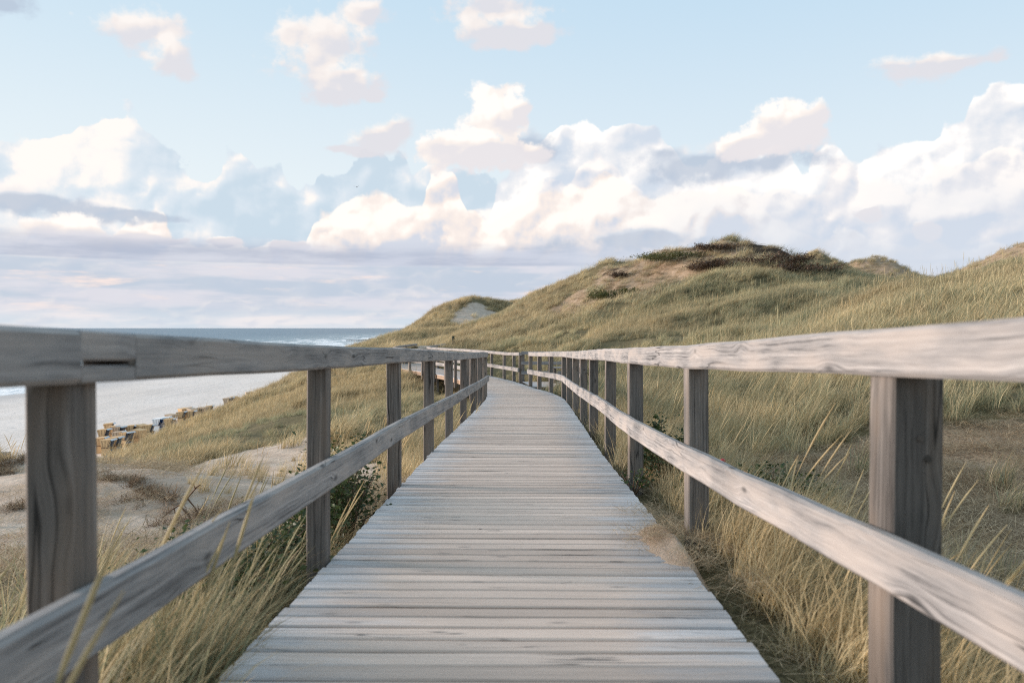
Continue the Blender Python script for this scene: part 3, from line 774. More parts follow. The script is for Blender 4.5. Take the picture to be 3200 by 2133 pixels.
# ------------------------------------------------------------------ railings
LP = [(-0.916, 1.66, -1.0), (-0.898, 3.85, -1.1365), (-0.858, 6.08, -1.204), (-0.813, 8.19, -1.28), (-0.764, 10.23, -1.356), (-0.721, 12.55, -1.432), (-0.657, 14.6, -1.496), (-0.6165, 16.5, -1.551), (-0.589, 18.8, -1.624)]
LT = [-0.004, -0.087, -0.155, -0.230, -0.306, -0.382, -0.446, -0.504, -0.574]
RP = [(1.000, 2.1), (0.957, 4.31), (0.951, 6.45), (0.996, 8.46), (1.025, 10.5), (1.050, 12.24), (1.088, 14.24), (1.138, 16.6), (1.165, 18.6), (0.975, 21.0), (0.735, 22.9), (0.525, 24.9)]
RT = [0.0, -0.092, -0.162, -0.221, -0.290, -0.352, -0.415, -0.487, -0.550, -0.628, -0.690, -0.750]
def interp_line(P, T, n=5):
    """points along the inner faces with the rail top height"""
    Q = spline([(p[0], p[1], t) for p, t in zip(P, T)], n)
    return [Vector(q) for q in Q]
def offset_line(Q, d):
    out = []
    for i, q in enumerate(Q):
        a = Q[max(i - 1, 0)]; b = Q[min(i + 1, len(Q) - 1)]
        t = (b - a); t.z = 0; t.normalize()
        out.append(Vector((q.x + t.y * d, q.y - t.x * d, q.z)))
    return out
def make_post(root, x, y, top, bot, w, d, t, mat=M_post):
    """square post; t is the path direction"""
    pts = [Vector((x, y, bot)), Vector((x + random.uniform(-.003, .003), y, (top + bot) / 2)), Vector((x + random.uniform(-.006, .006), y + random.uniform(-.004, .004), top))]
    v, f, u = sweep(pts, w, d, 0.006, side=(t.y, -t.x, 0))
    return mesh_obj('post', v, f, mat, root, u, world_pos=True)
def bolt(root, p, nrm):
    bm = bmesh.new()
    bmesh.ops.create_cone(bm, cap_ends=True, segments=8, radius1=.011, radius2=.009, depth=.008)
    rot = Vector((0, 0, 1)).rotation_difference(Vector(nrm)).to_matrix().to_4x4()
    bm.transform(Matrix.Translation(Vector(p) - root.location) @ rot)
    me = bpy.data.meshes.new('bolt'); bm.to_mesh(me); bm.free(); me.materials.append(M_dark)
    o = bpy.data.objects.new('bolt', me); COL.objects.link(o); o.parent = root
def railing(label, inner, top, side, post_w, rail_h, group, cuts, z_low=0.52, posts=True, ends=(0.0, 0.0), low_h=.142, joint=None):
    """inner: post inner-face points (x,y); side -1 left, +1 right (which way the posts stand out)"""
    root = empty('wooden_railing', (inner[0][0], inner[0][1], top[0] - 1.06)); tag(root, label, 'railing', group)
    Q = interp_line(inner, top)
    n = len(inner)
    if posts:
        for i, (p, tz) in enumerate(zip(inner, top)):
            a = inner[max(i - 1, 0)]; b = inner[min(i + 1, n - 1)]
            t = Vector((b[0] - a[0], b[1] - a[1])).normalized()
            w = post_w * random.uniform(.96, 1.04) * (1.2 if (i == 0 and side > 0) else 1)
            cx = p[0] + t.y * side * w / 2; cy = p[1] - t.x * side * w / 2 + w / 2
            if i == 0 and side < 0:          # two timbers side by side
                make_post(root, cx, cy - w / 2 + .026, tz - rail_h + .003, tz - 1.42, w, .052, t)
                make_post(root, cx + .001, cy - w / 2 + .088, tz - rail_h - .004, tz - 1.42, w * .97, .052, t)
            else:
                pst = make_post(root, cx, cy, tz - rail_h + .003, tz - 1.06 - .36, w, w, t)
                if side > 0 and i in (0, 5, 6) and n > 10:
                    for (dx_, dz_) in ((.008, -.29), (.028, -.345)):
                        bolt(root, (cx + dx_, cy - w / 2 - .003, tz + dz_), (0, -1, 0))
    # extend the ends
    if ends[0]:
        d = (Q[0] - Q[1]).normalized(); Q = [Q[0] + d * ends[0], Q[0] + d * ends[0] * .5] + Q
    if ends[1]:
        d = (Q[-1] - Q[-2]).normalized(); Q = Q + [Q[-1] + d * ends[1]]
    rw = 0.115
    C = offset_line(Q, side * (rw / 2 - .018))
    C = [Vector((c.x, c.y, c.z - rail_h / 2 + random.uniform(-.003, .003))) for c in C]
    LW = offset_line(Q, side * (-0.024))
    LW = [Vector((c.x, c.y, c.z - 1.06 + z_low - low_h / 2 + random.uniform(-.004, .004))) for c in LW]
    def cut_line(Lp, cuts_y, gap=.004):
        """split the poly line at the given y values"""
        ys = [q.y for q in Lp]; pieces = []
        bounds = [ys[0]] + [c for c in cuts_y if ys[0] < c < ys[-1]] + [ys[-1]]
        for a, b in zip(bounds[:-1], bounds[1:]):
            seg = []
            def at(yv):
                for i in range(len(Lp) - 1):
                    if Lp[i].y <= yv <= Lp[i + 1].y or i == len(Lp) - 2:
                        f = (yv - Lp[i].y) / max(1e-6, (Lp[i + 1].y - Lp[i].y)); return Lp[i].lerp(Lp[i + 1], f)
            seg.append(at(a + gap / 2))
            seg += [q for q in Lp if a + .06 < q.y < b - .06]
            seg.append(at(b - gap / 2)); pieces.append(seg)
        return pieces
    hc = [c for c in cuts if not joint or abs(c - joint[0]) > 1e-3]
    if joint:
        y0, y1, cut_h, jg = joint          # half-lap: near piece keeps the upper half over y0..y1
        pieces = cut_line(C, sorted(hc + [y0, y1]), .0015)
        for seg in pieces:
            ym = (seg[0].y + seg[-1].y) / 2
            if y0 < ym < y1:
                up = rail_h * cut_h
                o1 = [Vector((q.x, q.y, q.z + rail_h / 2 - up / 2)) for q in seg]
                o2 = [Vector((q.x, q.y, q.z - rail_h / 2 + (rail_h - up - jg) / 2)) for q in seg]
                lap_u, lap_l = o1, o2
            else:
                pass
        for seg in pieces:
            ym = (seg[0].y + seg[-1].y) / 2
            if y0 < ym < y1: continue
            extra = []
            if abs(seg[-1].y - y0) < .02:
                lu = [Vector(q) for q in lap_u]; lu[0] = lu[0] - Vector((0, .004, 0))
                extra = [sweep(lu, rw, rail_h * cut_h, .005)]
            if abs(seg[0].y - y1) < .02:
                ll = [Vector(q) for q in lap_l]; ll[-1] = ll[-1] + Vector((0, .004, 0)); ll[0] = ll[0] + (ll[-1] - ll[0]).normalized() * .002
                dd = (seg[-1] - seg[0]).normalized() * .03; core = [seg[0] - dd] + [Vector(q) for q in seg[1:-1]] + [seg[-1] + dd]; Vc, Fc, Uc = sweep(core, rw - .006, rail_h - .012, .002); mesh_obj('joint_shadow_fill', Vc, Fc, M_dark, root, Uc, world_pos=True)  # dark block filling the lap slot, its colour stands in for the gap's shade
                extra = [sweep(ll, rw - .004, rail_h * (1 - cut_h) - jg, .004)]
            V, F, U = merge([sweep(seg, rw, rail_h, .010)] + extra)
            mesh_obj('handrail', V, F, M_rail, root, U, world_pos=True)
    else:
        for seg in cut_line(C, hc):
            V, F, U = sweep(seg, rw, rail_h, .010)
            mesh_obj('handrail', V, F, M_rail, root, U, world_pos=True)
    lc = [c + .35 for c in cuts]
    for seg in cut_line(LW, lc):
        V, F, U = sweep(seg, .048, low_h, .011)
        mesh_obj('lower_rail', V, F, M_rail, root, U, world_pos=True)
    return root
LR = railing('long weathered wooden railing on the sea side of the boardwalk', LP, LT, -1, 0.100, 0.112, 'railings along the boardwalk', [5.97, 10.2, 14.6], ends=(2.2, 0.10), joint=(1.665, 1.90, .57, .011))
RR = railing('weathered wooden railing on the dune side with sunlit inner faces', RP, RT, 1, 0.115, 0.127, 'railings along the boardwalk', [6.4, 10.5, 14.2, 18.6], ends=(2.4, 0.05))
# farther stretches
def side_line(s0, s1, off, step):
    q = []; s = s0
    while s < s1 + .01:
        q.append(off_pt(s, off, 0)); s += step
    return [(p.x, p.y) for p in q], [p.z + 1.06 for p in q]
sR = float(np.interp(27.55, CL[:, 1], CLs)) ; sEnd = float(np.interp(45.0, CL[:, 1], CLs))
inn, top = side_line(sR, sEnd, HALF + .02, 2.02)
railing('sunlit railing beyond the gap beside the bench platform, running to the bend', inn, top, 1, 0.11, 0.115, 'railings along the boardwalk', [33.5, 39], ends=(0.12, 0.1))
sL = float(np.interp(19.6, CL[:, 1], CLs))
inn, top = side_line(sL + .35, sEnd, -(HALF + .03), 2.02)
railing('far stretch of the seaward railing, outside of the bend', inn, top, -1, 0.11, 0.115, 'railings along the boardwalk', [28, 34, 40], ends=(0.0, 0.1))
# last short stretch after the corner, seen edge on and dark
for sg, lab in ((-1, 'short dark end railing at the sandy footpath, seaward one'), (1, 'short dark end railing at the sandy footpath, landward one')):
    x0, y0, t = cl_at(sEnd + .25)
    a = Vector((x0 + sg * (HALF + .03), y0 + .2)); b = a + Vector((0.75, 3.4))
    zt = float(deck_z(y0)) + 1.06
    root = empty('wooden_railing', (a.x, a.y, zt - 1.06)); tag(root, lab, 'railing', 'railings along the boardwalk')
    tt = (b - a).normalized()
    for f in (0.03, .5, .97):
        q = a.lerp(b, f); make_post(root, q.x, q.y, zt + .05 * f - .115, zt - 1.4, .11, .11, tt)
    beam('handrail', [(a.x, a.y, zt - .055), (b.x, b.y, zt + .03)], .115, .112, M_rail, root, .01)
    beam('lower_rail', [(a.x + .08, a.y, zt - .60), (b.x + .08, b.y, zt - .54)], .045, .14, M_rail, root, .01)

# ------------------------------------------------------------------ side platform with bench
plat = empty('rest_platform', (1.2, 26.4, -1.86)); tag(plat, 'small plank platform beside the gap in the dune side railing', 'platform')
PZ = -1.865
for i in range(19):
    y = 25.25 + i * .121
    x0 = max(0.30, float(np.interp(y, [24.9, 27.6], [0.62, 0.30]))) + .05
    v, f, u = sweep([Vector((x0, y, PZ)), Vector((2.25, y, PZ))], .113, .03, .005, side=(0, 1, 0), u0=99)
    mesh_obj('plank', v, f, M_plank, plat, u, world_pos=True)
beam('bearer', [(0.5, 25.2, PZ - .11), (2.25, 25.2, PZ - .11)], .05, .17, M_dark, plat, side=(0, 1, 0))
for x in (0.55, 1.4, 2.15):
    beam('support_post', [(x, 25.3, -2.7), (x, 25.3, PZ - .02)], .1, .1, M_dark, plat, side=(1, 0, 0))
pr = empty('platform_railing', (0.3, 27.7, PZ)); tag(pr, 'shaded railing with two middle rails around the bench platform', 'railing')
T1 = Vector((0, 1))
for (x, y) in ((0.38, 27.62), (1.3, 27.62), (2.28, 27.62), (2.30, 26.5), (2.30, 25.3)):
    make_post(pr, x, y, -.925, PZ - .3, .105, .105, T1)
for zc, nm in ((-.865, 'handrail'), (-1.215, 'middle_rail'), (-1.55, 'middle_rail')):
    beam(nm, [(0.32, 27.55, zc), (2.3, 27.55, zc)], .045, .115, M_rail, pr, .008, side=(0, 1, 0))
    beam(nm, [(2.22, 25.2, zc), (2.22, 27.5, zc)], .045, .115, M_rail, pr, .008)
bench = empty('wooden_bench', (1.75, 26.9, PZ)); tag(bench, 'plain grey plank bench on the side platform', 'bench')
for y in (26.72, 26.86, 27.0):
    beam('seat_board', [(1.30, y, -1.335), (2.15, y, -1.335)], .125, .04, M_rail, bench, side=(0, 1, 0))
for x in (1.45, 2.0):
    beam('leg', [(x, 26.86, PZ + .01), (x, 26.86, -1.36)], .09, .34, M_dark, bench, side=(1, 0, 0))

# ------------------------------------------------------------------ grass
def grass_mat(name, trans=.35):
    m, N = new_mat(name)
    bl = N.attr('blade'); hh = N.attr('along')
    ti = N.attr('tint', 'INSTANCER'); vi = N.attr('tone', 'INSTANCER')
    # green share per blade: mixes with the tuft's own tint (0 green .. 1 straw)
    green = N.mix(bl, (0.17, 0.20, 0.12), (0.31, 0.33, 0.215))
    straw = N.mix(bl, (0.37, 0.285, 0.15), (0.64, 0.53, 0.33))
    f = N.ss(N.m('ADD', N.m('MULTIPLY', N.m('SUBTRACT', N.m('FRACT', N.m('MULTIPLY', bl, 13.7)), .5), .75), ti), .25, .75)
    c = N.mix(f, green, straw)
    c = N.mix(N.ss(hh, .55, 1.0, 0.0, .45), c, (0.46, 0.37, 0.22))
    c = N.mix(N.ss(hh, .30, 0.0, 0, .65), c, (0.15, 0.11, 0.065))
    bv = N.m('MULTIPLY', vi, N.lin(N.m('FRACT', N.m('MULTIPLY', bl, 5.3)), 0, 1, .62, 1.30))
    c = N.mix(1.0, c, N.comb(bv, bv, bv), 'MULTIPLY')
    return finish(m, N, c, .6, trans=trans, spec=.25)
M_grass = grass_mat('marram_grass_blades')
M_thatch, _N = new_mat('dry_thatch_strands')
_b = _N.attr('blade'); _v = _N.attr('tone', 'INSTANCER')
_c = _N.mix(_b, (0.20, 0.14, 0.085), (0.60, 0.47, 0.31)); _c = _N.mix(1.0, _c, _N.comb(_v, _v, _v), 'MULTIPLY')
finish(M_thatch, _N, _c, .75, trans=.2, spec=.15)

def blades(n, rad, h0, h1, wid, lean, bend, seg=4, seed=0, flat=0.0, spread=0.5, azs=1.2):
    """ribbons leaning towards +x; returns V,F,blade,along"""
    r = np.random.default_rng(seed)
    ph = r.uniform(0, 2 * pi, n); rr = rad * np.sqrt(r.uniform(0, 1, n))
    bx, by = rr * np.cos(ph), rr * np.sin(ph)
    L = r.uniform(h0, h1, n) * (1 - .25 * (rr / max(rad, 1e-6)))
    az = r.normal(0, azs, n)                       # direction of lean around +x
    a0 = np.clip(r.normal(lean, spread * .35, n), 0.02, 1.5)         # start angle from vertical
    bd = np.clip(r.normal(bend, spread * .5, n), 0.0, 2.2)
    if flat: a0 = r.uniform(1.05, 1.5, n); bd = r.normal(0.12, .35, n); az = r.uniform(-pi, pi, n)
    fac = r.uniform(0, 2 * pi, n)
    t = np.linspace(0, 1, seg + 1)
    pos = np.zeros((n, seg + 1, 3)); pos[:, 0] = np.stack([bx, by, (np.zeros(n) - .02) if not flat else r.uniform(0, flat, n)], -1)
    for k in range(seg):
        ang = a0 + bd * ((k + .5) / seg) ** 1.6
        aa = az * (1 - .35 * (k / seg)) if not flat else az + r.normal(0, .5, n) * k / seg
        dx = np.sin(ang) * np.cos(aa); dy = np.sin(ang) * np.sin(aa); dz = np.cos(ang)
        if flat: dz = dz * np.where(k < seg / 2, 1, -.8)
        pos[:, k + 1] = pos[:, k] + (L / seg)[:, None] * np.stack([dx, dy, dz], -1)
    side = np.stack([np.cos(fac), np.sin(fac), np.zeros(n)], -1)
    w = wid * r.uniform(.7, 1.3, n)[:, None] * (1 - t[None] ** 2 * .92) * .5
    A = pos + side[:, None] * w[..., None]; B = pos - side[:, None] * w[..., None]
    V = np.stack([A, B], 2).reshape(-1, 3)
    st = seg + 1
    i, k = np.meshgrid(np.arange(n), np.arange(seg), indexing='ij')
    b0 = (i * st + k) * 2
    F = np.stack([b0, b0 + 1, b0 + 3, b0 + 2], -1).reshape(-1, 4)
    bl = np.repeat(r.uniform(0, 1, n), st * 2); al = np.tile(np.repeat(t, 2), n)
    return V, F, bl, al
def heads(n, rad, h0, h1, seed, lean=.25):
    """flower stalks with a thick straw coloured spike"""
    r = np.random.default_rng(seed); VV, FF, BB, AA = [], [], [], []; off = 0
    for q in range(n):
        ph = r.uniform(0, 2 * pi); rr = rad * r.uniform(0, 1); L = r.uniform(h0, h1); az = r.normal(0, .6); a0 = max(.03, r.normal(lean, .12)); bd = r.uniform(.1, .5)
        p = np.array([rr * cos(ph), rr * sin(ph), 0.]); pts = [p]; ws = []
        for k in range(9):
            a = a0 + bd * (k / 9) ** 2; p = p + L / 9 * np.array([sin(a) * cos(az), sin(a) * sin(az), cos(a)]); pts.append(p)
        prof = [.0014] * 6 + [.0018, .0052, .0048, .0010]
        ring = 5
        for k, pt in enumerate(pts):
            for j in range(ring):
                th = 2 * pi * j / ring; VV.append(pt + np.array([cos(th), sin(th), 0]) * prof[k]); BB.append(.75); AA.append(.25 if k < 6 else 1.0)
        for k in range(9):
            for j in range(ring):
                FF.append((off + k * ring + j, off + k * ring + (j + 1) % ring, off + (k + 1) * ring + (j + 1) % ring, off + (k + 1) * ring + j))
        off += 10 * ring
    return np.array(VV), np.array(FF), np.array(BB), np.array(AA)
def tuft(name, lst, mat):
    Vs, Fs, Bs, As = [], [], [], []; o = 0
    for V, F, b, a in lst:
        Vs.append(V); Fs.append(F + o); Bs.append(b); As.append(a); o += len(V)
    me = np_mesh(name, np.vstack(Vs), np.vstack(Fs), mat)
    fattr(me, 'blade', np.concatenate(Bs)); fattr(me, 'along', np.concatenate(As))
    return bpy.data.objects.new(name, me)
def collection(name, objs):
    c = bpy.data.collections.new(name)
    for i, o in enumerate(objs):
        o.name = '%s_%02d' % (name, i); c.objects.link(o)
    return c
C_near = collection('near_tuft', [tuft('t', [blades(95, .12, .35, .78, .0052, .22, .85, 5, 10 + i), blades(26, .16, .12, .4, .005, .8, .7, 4, 40 + i, azs=2.5)], M_grass) for i in range(6)] +
                    [tuft('t', [blades(80, .12, .35, .72, .0052, .25, .9, 5, 60 + i), heads(2, .08, .75, .98, 70 + i)], M_grass) for i in range(2)])
C_mid = collection('mid_tuft', [tuft('t', [blades(85, .26, .40, .80, .0105, .35, .95, 4, 110 + i)], M_grass) for i in range(6)] +
                   [tuft('t', [blades(80, .26, .40, .80, .0105, .35, .95, 4, 130 + i), heads(2, .15, .8, 1.0, 140 + i)], M_grass) for i in range(1)])
C_far = collection('far_tuft', [tuft('t', [blades(60, .42,   .45, .95, .017, .40, .95, 3, 210 + i)], M_grass) for i in range(5)])
C_thatch = collection('thatch_tuft', [tuft('t', [blades(110, .26, .14, .42, .0038, 0, 0, 4, 310 + i, flat=.035)], M_thatch) for i in range(6)])
C_thatchf = collection('far_thatch_tuft', [tuft('t', [blades(70, .42, .2, .55, .016, 0, 0, 3, 330 + i, flat=.08)], M_thatch) for i in range(4)])

def scatter(name, coll, pts, rotz, tilt, scl, tint, tone, ncoll, label, kind='stuff'):
    n = len(pts)
    me = bpy.data.meshes.new(name); me.vertices.add(n)
    me.vertices.foreach_set('co', np.ascontiguousarray(pts, dtype=np.float32).ravel())
    rot = np.zeros((n, 3), np.float32); rot[:, 2] = rotz; rot[:, 0] = tilt[:, 0]; rot[:, 1] = tilt[:, 1]
    for nm, arr in (('rot', rot), ('scl', scl)):
        a = me.attributes.new(nm, 'FLOAT_VECTOR', 'POINT'); a.data.foreach_set('vector', np.ascontiguousarray(arr, dtype=np.float32).ravel())
    fattr(me, 'tint', tint); fattr(me, 'tone', tone)
    a = me.attributes.new('pick', 'INT', 'POINT'); a.data.foreach_set('value', rng.integers(0, ncoll, n).astype(np.int32))
    o = bpy.data.objects.new(name, me); COL.objects.link(o)
    tree = bpy.data.node_groups.new(name + '_nodes', 'GeometryNodeTree')
    tree.interface.new_socket('Geometry', in_out='INPUT', socket_type='NodeSocketGeometry')
    tree.interface.new_socket('Geometry', in_out='OUTPUT', socket_type='NodeSocketGeometry')
    gi = tree.nodes.new('NodeGroupInput'); go = tree.nodes.new('NodeGroupOutput')
    ci = tree.nodes.new('GeometryNodeCollectionInfo'); ci.inputs['Collection'].default_value = coll
    ci.inputs['Separate Children'].default_value = True; ci.inputs['Reset Children'].default_value = True
    ip = tree.nodes.new('GeometryNodeInstanceOnPoints'); ip.inputs['Pick Instance'].default_value = True
    def na(nm, typ):
        q = tree.nodes.new('GeometryNodeInputNamedAttribute'); q.data_type = typ; q.inputs[0].default_value = nm
        return [x for x in q.outputs if x.enabled][0]
    L = tree.links
    L.new(gi.outputs[0], ip.inputs['Points']); L.new(ci.outputs[0], ip.inputs['Instance'])
    L.new(na('pick', 'INT'), ip.inputs['Instance Index']); L.new(na('rot', 'FLOAT_VECTOR'), ip.inputs['Rotation']); L.new(na('scl', 'FLOAT_VECTOR'), ip.inputs['Scale'])
    L.new(ip.outputs[0], go.inputs[0])
    md = o.modifiers.new('scatter', 'NODES'); md.node_group = tree
    tag(o, label, None, None, kind)
    return o

def candidates(x0, x1, y0, y1, dens):
    n = int((x1 - x0) * (y1 - y0) * dens)
    return rng.uniform(x0, x1, n), rng.uniform(y0, y1, n)
def on_deck(x, y, m=1.02):
    po = path_off(x, y)
    k = (np.abs(po) < m) & (y < 48.3)
    k |= (x > 0) & (x < 2.4) & (y > 24.9) & (y < 27.8)
    return k
def in_view(x, y, pad=1.5):
    return (y > 0.3) & (np.abs(x) < y * 0.655 + pad)
def fields(x, y):
    straw = 0.60 + 0.42 * fbm(x, y, 7, 3, 91) + 0.20 * fbm(x, y, 1.6, 2, 92)
    straw = straw + 0.14 * sstep(-x, 0, 6) + .14 * sstep(y, 44, 58) * sstep(x, -8, 3) - .16 * sstep(x, 4, 9) * sstep(y, 10, 16) * sstep(50, 30, y)
    straw -= .35 * ell(x, y, -8.5, 24.5, 4.5, 3.2, 0.0, .2, 95)
    tone = 1.08 + 0.32 * fbm(x, y, 3.2, 3, 93) + .16 * fbm(x, y, .9, 2, 94) + rng.normal(0, .09, len(x)) + rng.normal(0, .09, len(x)) * (y > 40)
    return np.clip(straw, 0, 1), np.clip(tone, .5, 1.45)
def place(name, coll, nc, x, y, keep, smin, smax, label, spread=.45, sink=0.03, tintadd=0.0, tonemul=1.0, wind=True):
    x, y = x[keep], y[keep]
    z = height(x, y) - sink
    n = len(x)
    st, tn = fields(x, y)
    st = np.clip(st + tintadd, 0, 1)
    hgt = 1 + .38 * fbm(x, y, 1.9, 3, 97)
    s = rng.uniform(smin, smax, n) * hgt
    scl = np.stack([s * rng.uniform(.9, 1.1, n), s * rng.uniform(.9, 1.1, n), s * rng.uniform(.85, 1.1, n)], -1)
    rz = rng.normal(-.12, spread, n) if wind else rng.uniform(0, 2 * pi, n)
    tilt = np.stack([rng.normal(0, .07, n), rng.normal(.06, .07, n)], -1)
    print(name, n)
    return scatter(name, coll, np.stack([x, y, z], -1), rz, tilt, scl, st, tn * tonemul, nc, label)

def cover(x, y):
    """how densely marram stands, 0..1"""
    c = 1 - .97 * sand_mask(x, y)
    c = c * (1 - .90 * litter_mask(x, y)) * (1 - .85 * peat_mask(x, y))
    c = c * (0.72 + np.where(y > 16, 1.15, .75) * fbm(x, y, 1.9, 3, 99))
    # sand drift strip on the right edge of the deck and flattened verge
    c = np.where((x > .7) & (x < 1.35) & (y > 2.2) & (y < 4.6), c * .5, c)
    return np.clip(c, 0.02, 1)
# near
x, y = candidates(-9, 9.5, 0.4, 15, 30)
keep = in_view(x, y, .6) & ~on_deck(x, y, np.where((y < 3.2) & (x < 0), 1.16, .98)) & (rng.uniform(0, 1, len(x)) < cover(x, y) * .62) & (np.hypot(x, y) > 1.15)
gapn = np.clip(np.hypot(x, y) / 5, .45, 1)
keep &= rng.uniform(0, 1, len(x)) < gapn
nearhide = ell(x, y, -3.8, 5.2, 2.4, 2.2, 0, .2, 44)
keep &= rng.uniform(0, 1, len(x)) > nearhide * .75
verge = (x > 1.0) & (x < 1.7) & (y < 12)
keep &= ~((litter_mask(x, y) > .5) & ~verge & (rng.uniform(0, 1, len(x)) < .35))
place('marram_grass', C_near, 8, x, y, keep & ~((x < -.8) & (y > 2.6) & (y < 9)), .62, 1.0, 'tall marram grass on both sides of the near boardwalk')
place('short_dune_grass', C_near, 8, x, y, keep & ((x < -.8) & (y > 2.6) & (y < 9)), .42, .74, 'low tangled grass on the seaward side of the near boardwalk')
# dry tall verge close on the right, greener verge on the left
x = np.concatenate([1.08 + np.abs(rng.normal(0, .38, 110)), rng.uniform(1.12, 1.65, 90)]); y = np.concatenate([rng.uniform(1.5, 4.4, 110), rng.uniform(5.2, 12, 90)])
place('straw_verge_grass', C_near, 8, x, y, np.ones(len(x), bool), .55, .88, 'tall straw coloured grass along the right edge of the near planks', tintadd=.15, tonemul=1.05)
x = -1.12 - np.abs(rng.normal(0, .5, 120)); y = rng.uniform(1.8, 4.6, 120)
place('green_verge_grass', C_near, 8, x, y, np.ones(len(x), bool), .40, .70, 'greener tangled grass below the near left railing', tintadd=-.30, tonemul=.9)
# middle distance
x, y = candidates(-32, 30, 13, 48, 13)
keep = in_view(x, y) & ~on_deck(x, y, 1.12) & (rng.uniform(0, 1, len(x)) < cover(x, y))
hz = height(x[keep], y[keep]); kk = np.where(keep)[0]; keep[kk[hz < BEACH + 1.0]] = False
low = ((x > -3.5) & (x < .5) & (y < 44) & (y > 13)) | ell(x, y, -8.5, 24.5, 5, 3.4, 0, .2, 95).astype(bool)
place('marram_grass_slope', C_mid, 7, x, y, keep & ~low, .75, 1.1, 'wind combed marram grass over the middle slopes', .35)
place('short_grass_slope', C_mid, 7, x, y, keep & low, .38, .60, 'lower grass around the deck supports and the hollow', .45)
# far
x, y = candidates(-34, 75, 46, 142, 5.0)
keep = in_view(x, y, 3) & ~on_deck(x, y, 1.2) & (rng.uniform(0, 1, len(x)) < cover(x, y))
hz = height(x[keep], y[keep]); kk = np.where(keep)[0]; keep[kk[hz < BEACH + 1.0]] = False
place('marram_grass_ridge', C_far, 5, x, y, keep, .8, 1.15, 'marram grass over the far dunes and the skyline', .3)
# dead thatch
x, y = candidates(-9, 9, 1.2, 13, 26)
lm = litter_mask(x, y)
keep = in_view(x, y, .6) & ~on_deck(x, y, 1.0) & (rng.uniform(0, 1, len(x)) < np.clip(.30 + .7 * lm, 0, 1) * (1 - .96 * sand_mask(x, y))) & (np.hypot(x, y) > 1.1)
place('dry_thatch', C_thatch, 6, x, y, keep, .7, 1.15, 'flattened dead grass on the ground beside the boardwalk', sink=-.005, wind=False)
x, y = candidates(-8, 25, 45, 72, 3.2)
keep = (rng.uniform(0, 1, len(x)) < litter_mask(x, y) * .75)
place('dry_thatch_slope', C_thatchf, 4, x, y, keep, .7, 1.15, 'brown dead grass on the bare face of the big dune', sink=-.01, wind=False)

# grass leaning over the near left rail, with seed heads, close to the lens
nn = 34; y = rng.uniform(1.0, 2.9, nn); x = -1.06 - np.abs(rng.normal(0, .35, nn)); x[:4] = [-.99, -1.02, -1.0, -1.04]; y[:4] = [1.3, 1.75, 2.3, 2.7]
z = np.full(len(x), -1.30)
scatter('overhanging_grass', C_near, np.stack([x, y, z], -1), rng.normal(0, .5, len(x)), np.stack([rng.normal(0, .08, len(x)), rng.normal(.02, .06, len(x))], -1),
        np.tile(rng.uniform(.85, 1.15, len(x))[:, None], (1, 3)), rng.uniform(.2, .7, len(x)), rng.uniform(.9, 1.15, len(x)), 8, 'long blades growing up through the near left railing')

# ------------------------------------------------------------------ placing helper: where a sight line meets the ground
def hit(u, v, y0=2.0, y1=200.0):
    Y = np.geomspace(y0, y1, 1500)
    X = (u - 1176) / FD * Y; Z = -(v - 753.5) / FD * Y
    H = height(X, Y); k = np.argmax(Z <= H)
    return Vector((float(X[k]), float(Y[k]), float(H[k])))
def gz(x, y): return float(height(np.array([float(x)]), np.array([float(y)]))[0])

# ------------------------------------------------------------------ shrubs
def leaf_mat(name, a, b, trans=.25):
    m, N = new_mat(name)
    bl = N.attr('blade')
    return finish(m, N, N.mix(bl, a, b), .5, trans=trans, spec=.35)
M_rose = leaf_mat('rose_leaves', (0.022, 0.045, 0.016), (0.085, 0.115, 0.038))
M_moss = leaf_mat('crowberry_leaves', (0.045, 0.055, 0.015), (0.15, 0.155, 0.05))
M_heath = leaf_mat('brown_heather_leaves', (0.05, 0.032, 0.02), (0.15, 0.095, 0.06))
M_twig = plain('dry_twig_bark', (0.16, 0.105, 0.07), .85, .35, 40)
M_root = plain('bleached_root_bark', (0.34, 0.25, 0.17), .85, .35, 40)
M_hip_red = plain('red_hip_skin', (0.45, 0.03, 0.03), .35, .1, 30, .5)
M_hip_orange = plain('orange_hip_skin', (0.75, 0.25, 0.03), .35, .1, 30, .5)
M_hip_yellow = plain('yellow_hip_skin', (0.62, 0.58, 0.12), .4, .1, 30, .5)
def tube(pts, r0, r1, n=5):
    V, F = [], []
    for i, p in enumerate(pts):
        a = pts[max(i - 1, 0)]; b = pts[min(i + 1, len(pts) - 1)]; t = (b - a).normalized()
        s_ = t.orthogonal().normalized(); w_ = t.cross(s_)
        r = r0 + (r1 - r0) * i / max(1, len(pts) - 1)
        for j in range(n):
            q = 2 * pi * j / n; V.append(p + s_ * cos(q) * r + w_ * sin(q) * r)
    for i in range(len(pts) - 1):
        for j in range(n): F.append((i * n + j, i * n + (j + 1) % n, (i + 1) * n + (j + 1) % n, (i + 1) * n + j))
    return V, F
def join_tubes(lst):
    V, F = [], []
    for v, f in lst:
        o = len(V); V += v; F += [tuple(i + o for i in q) for q in f]
    return V, F
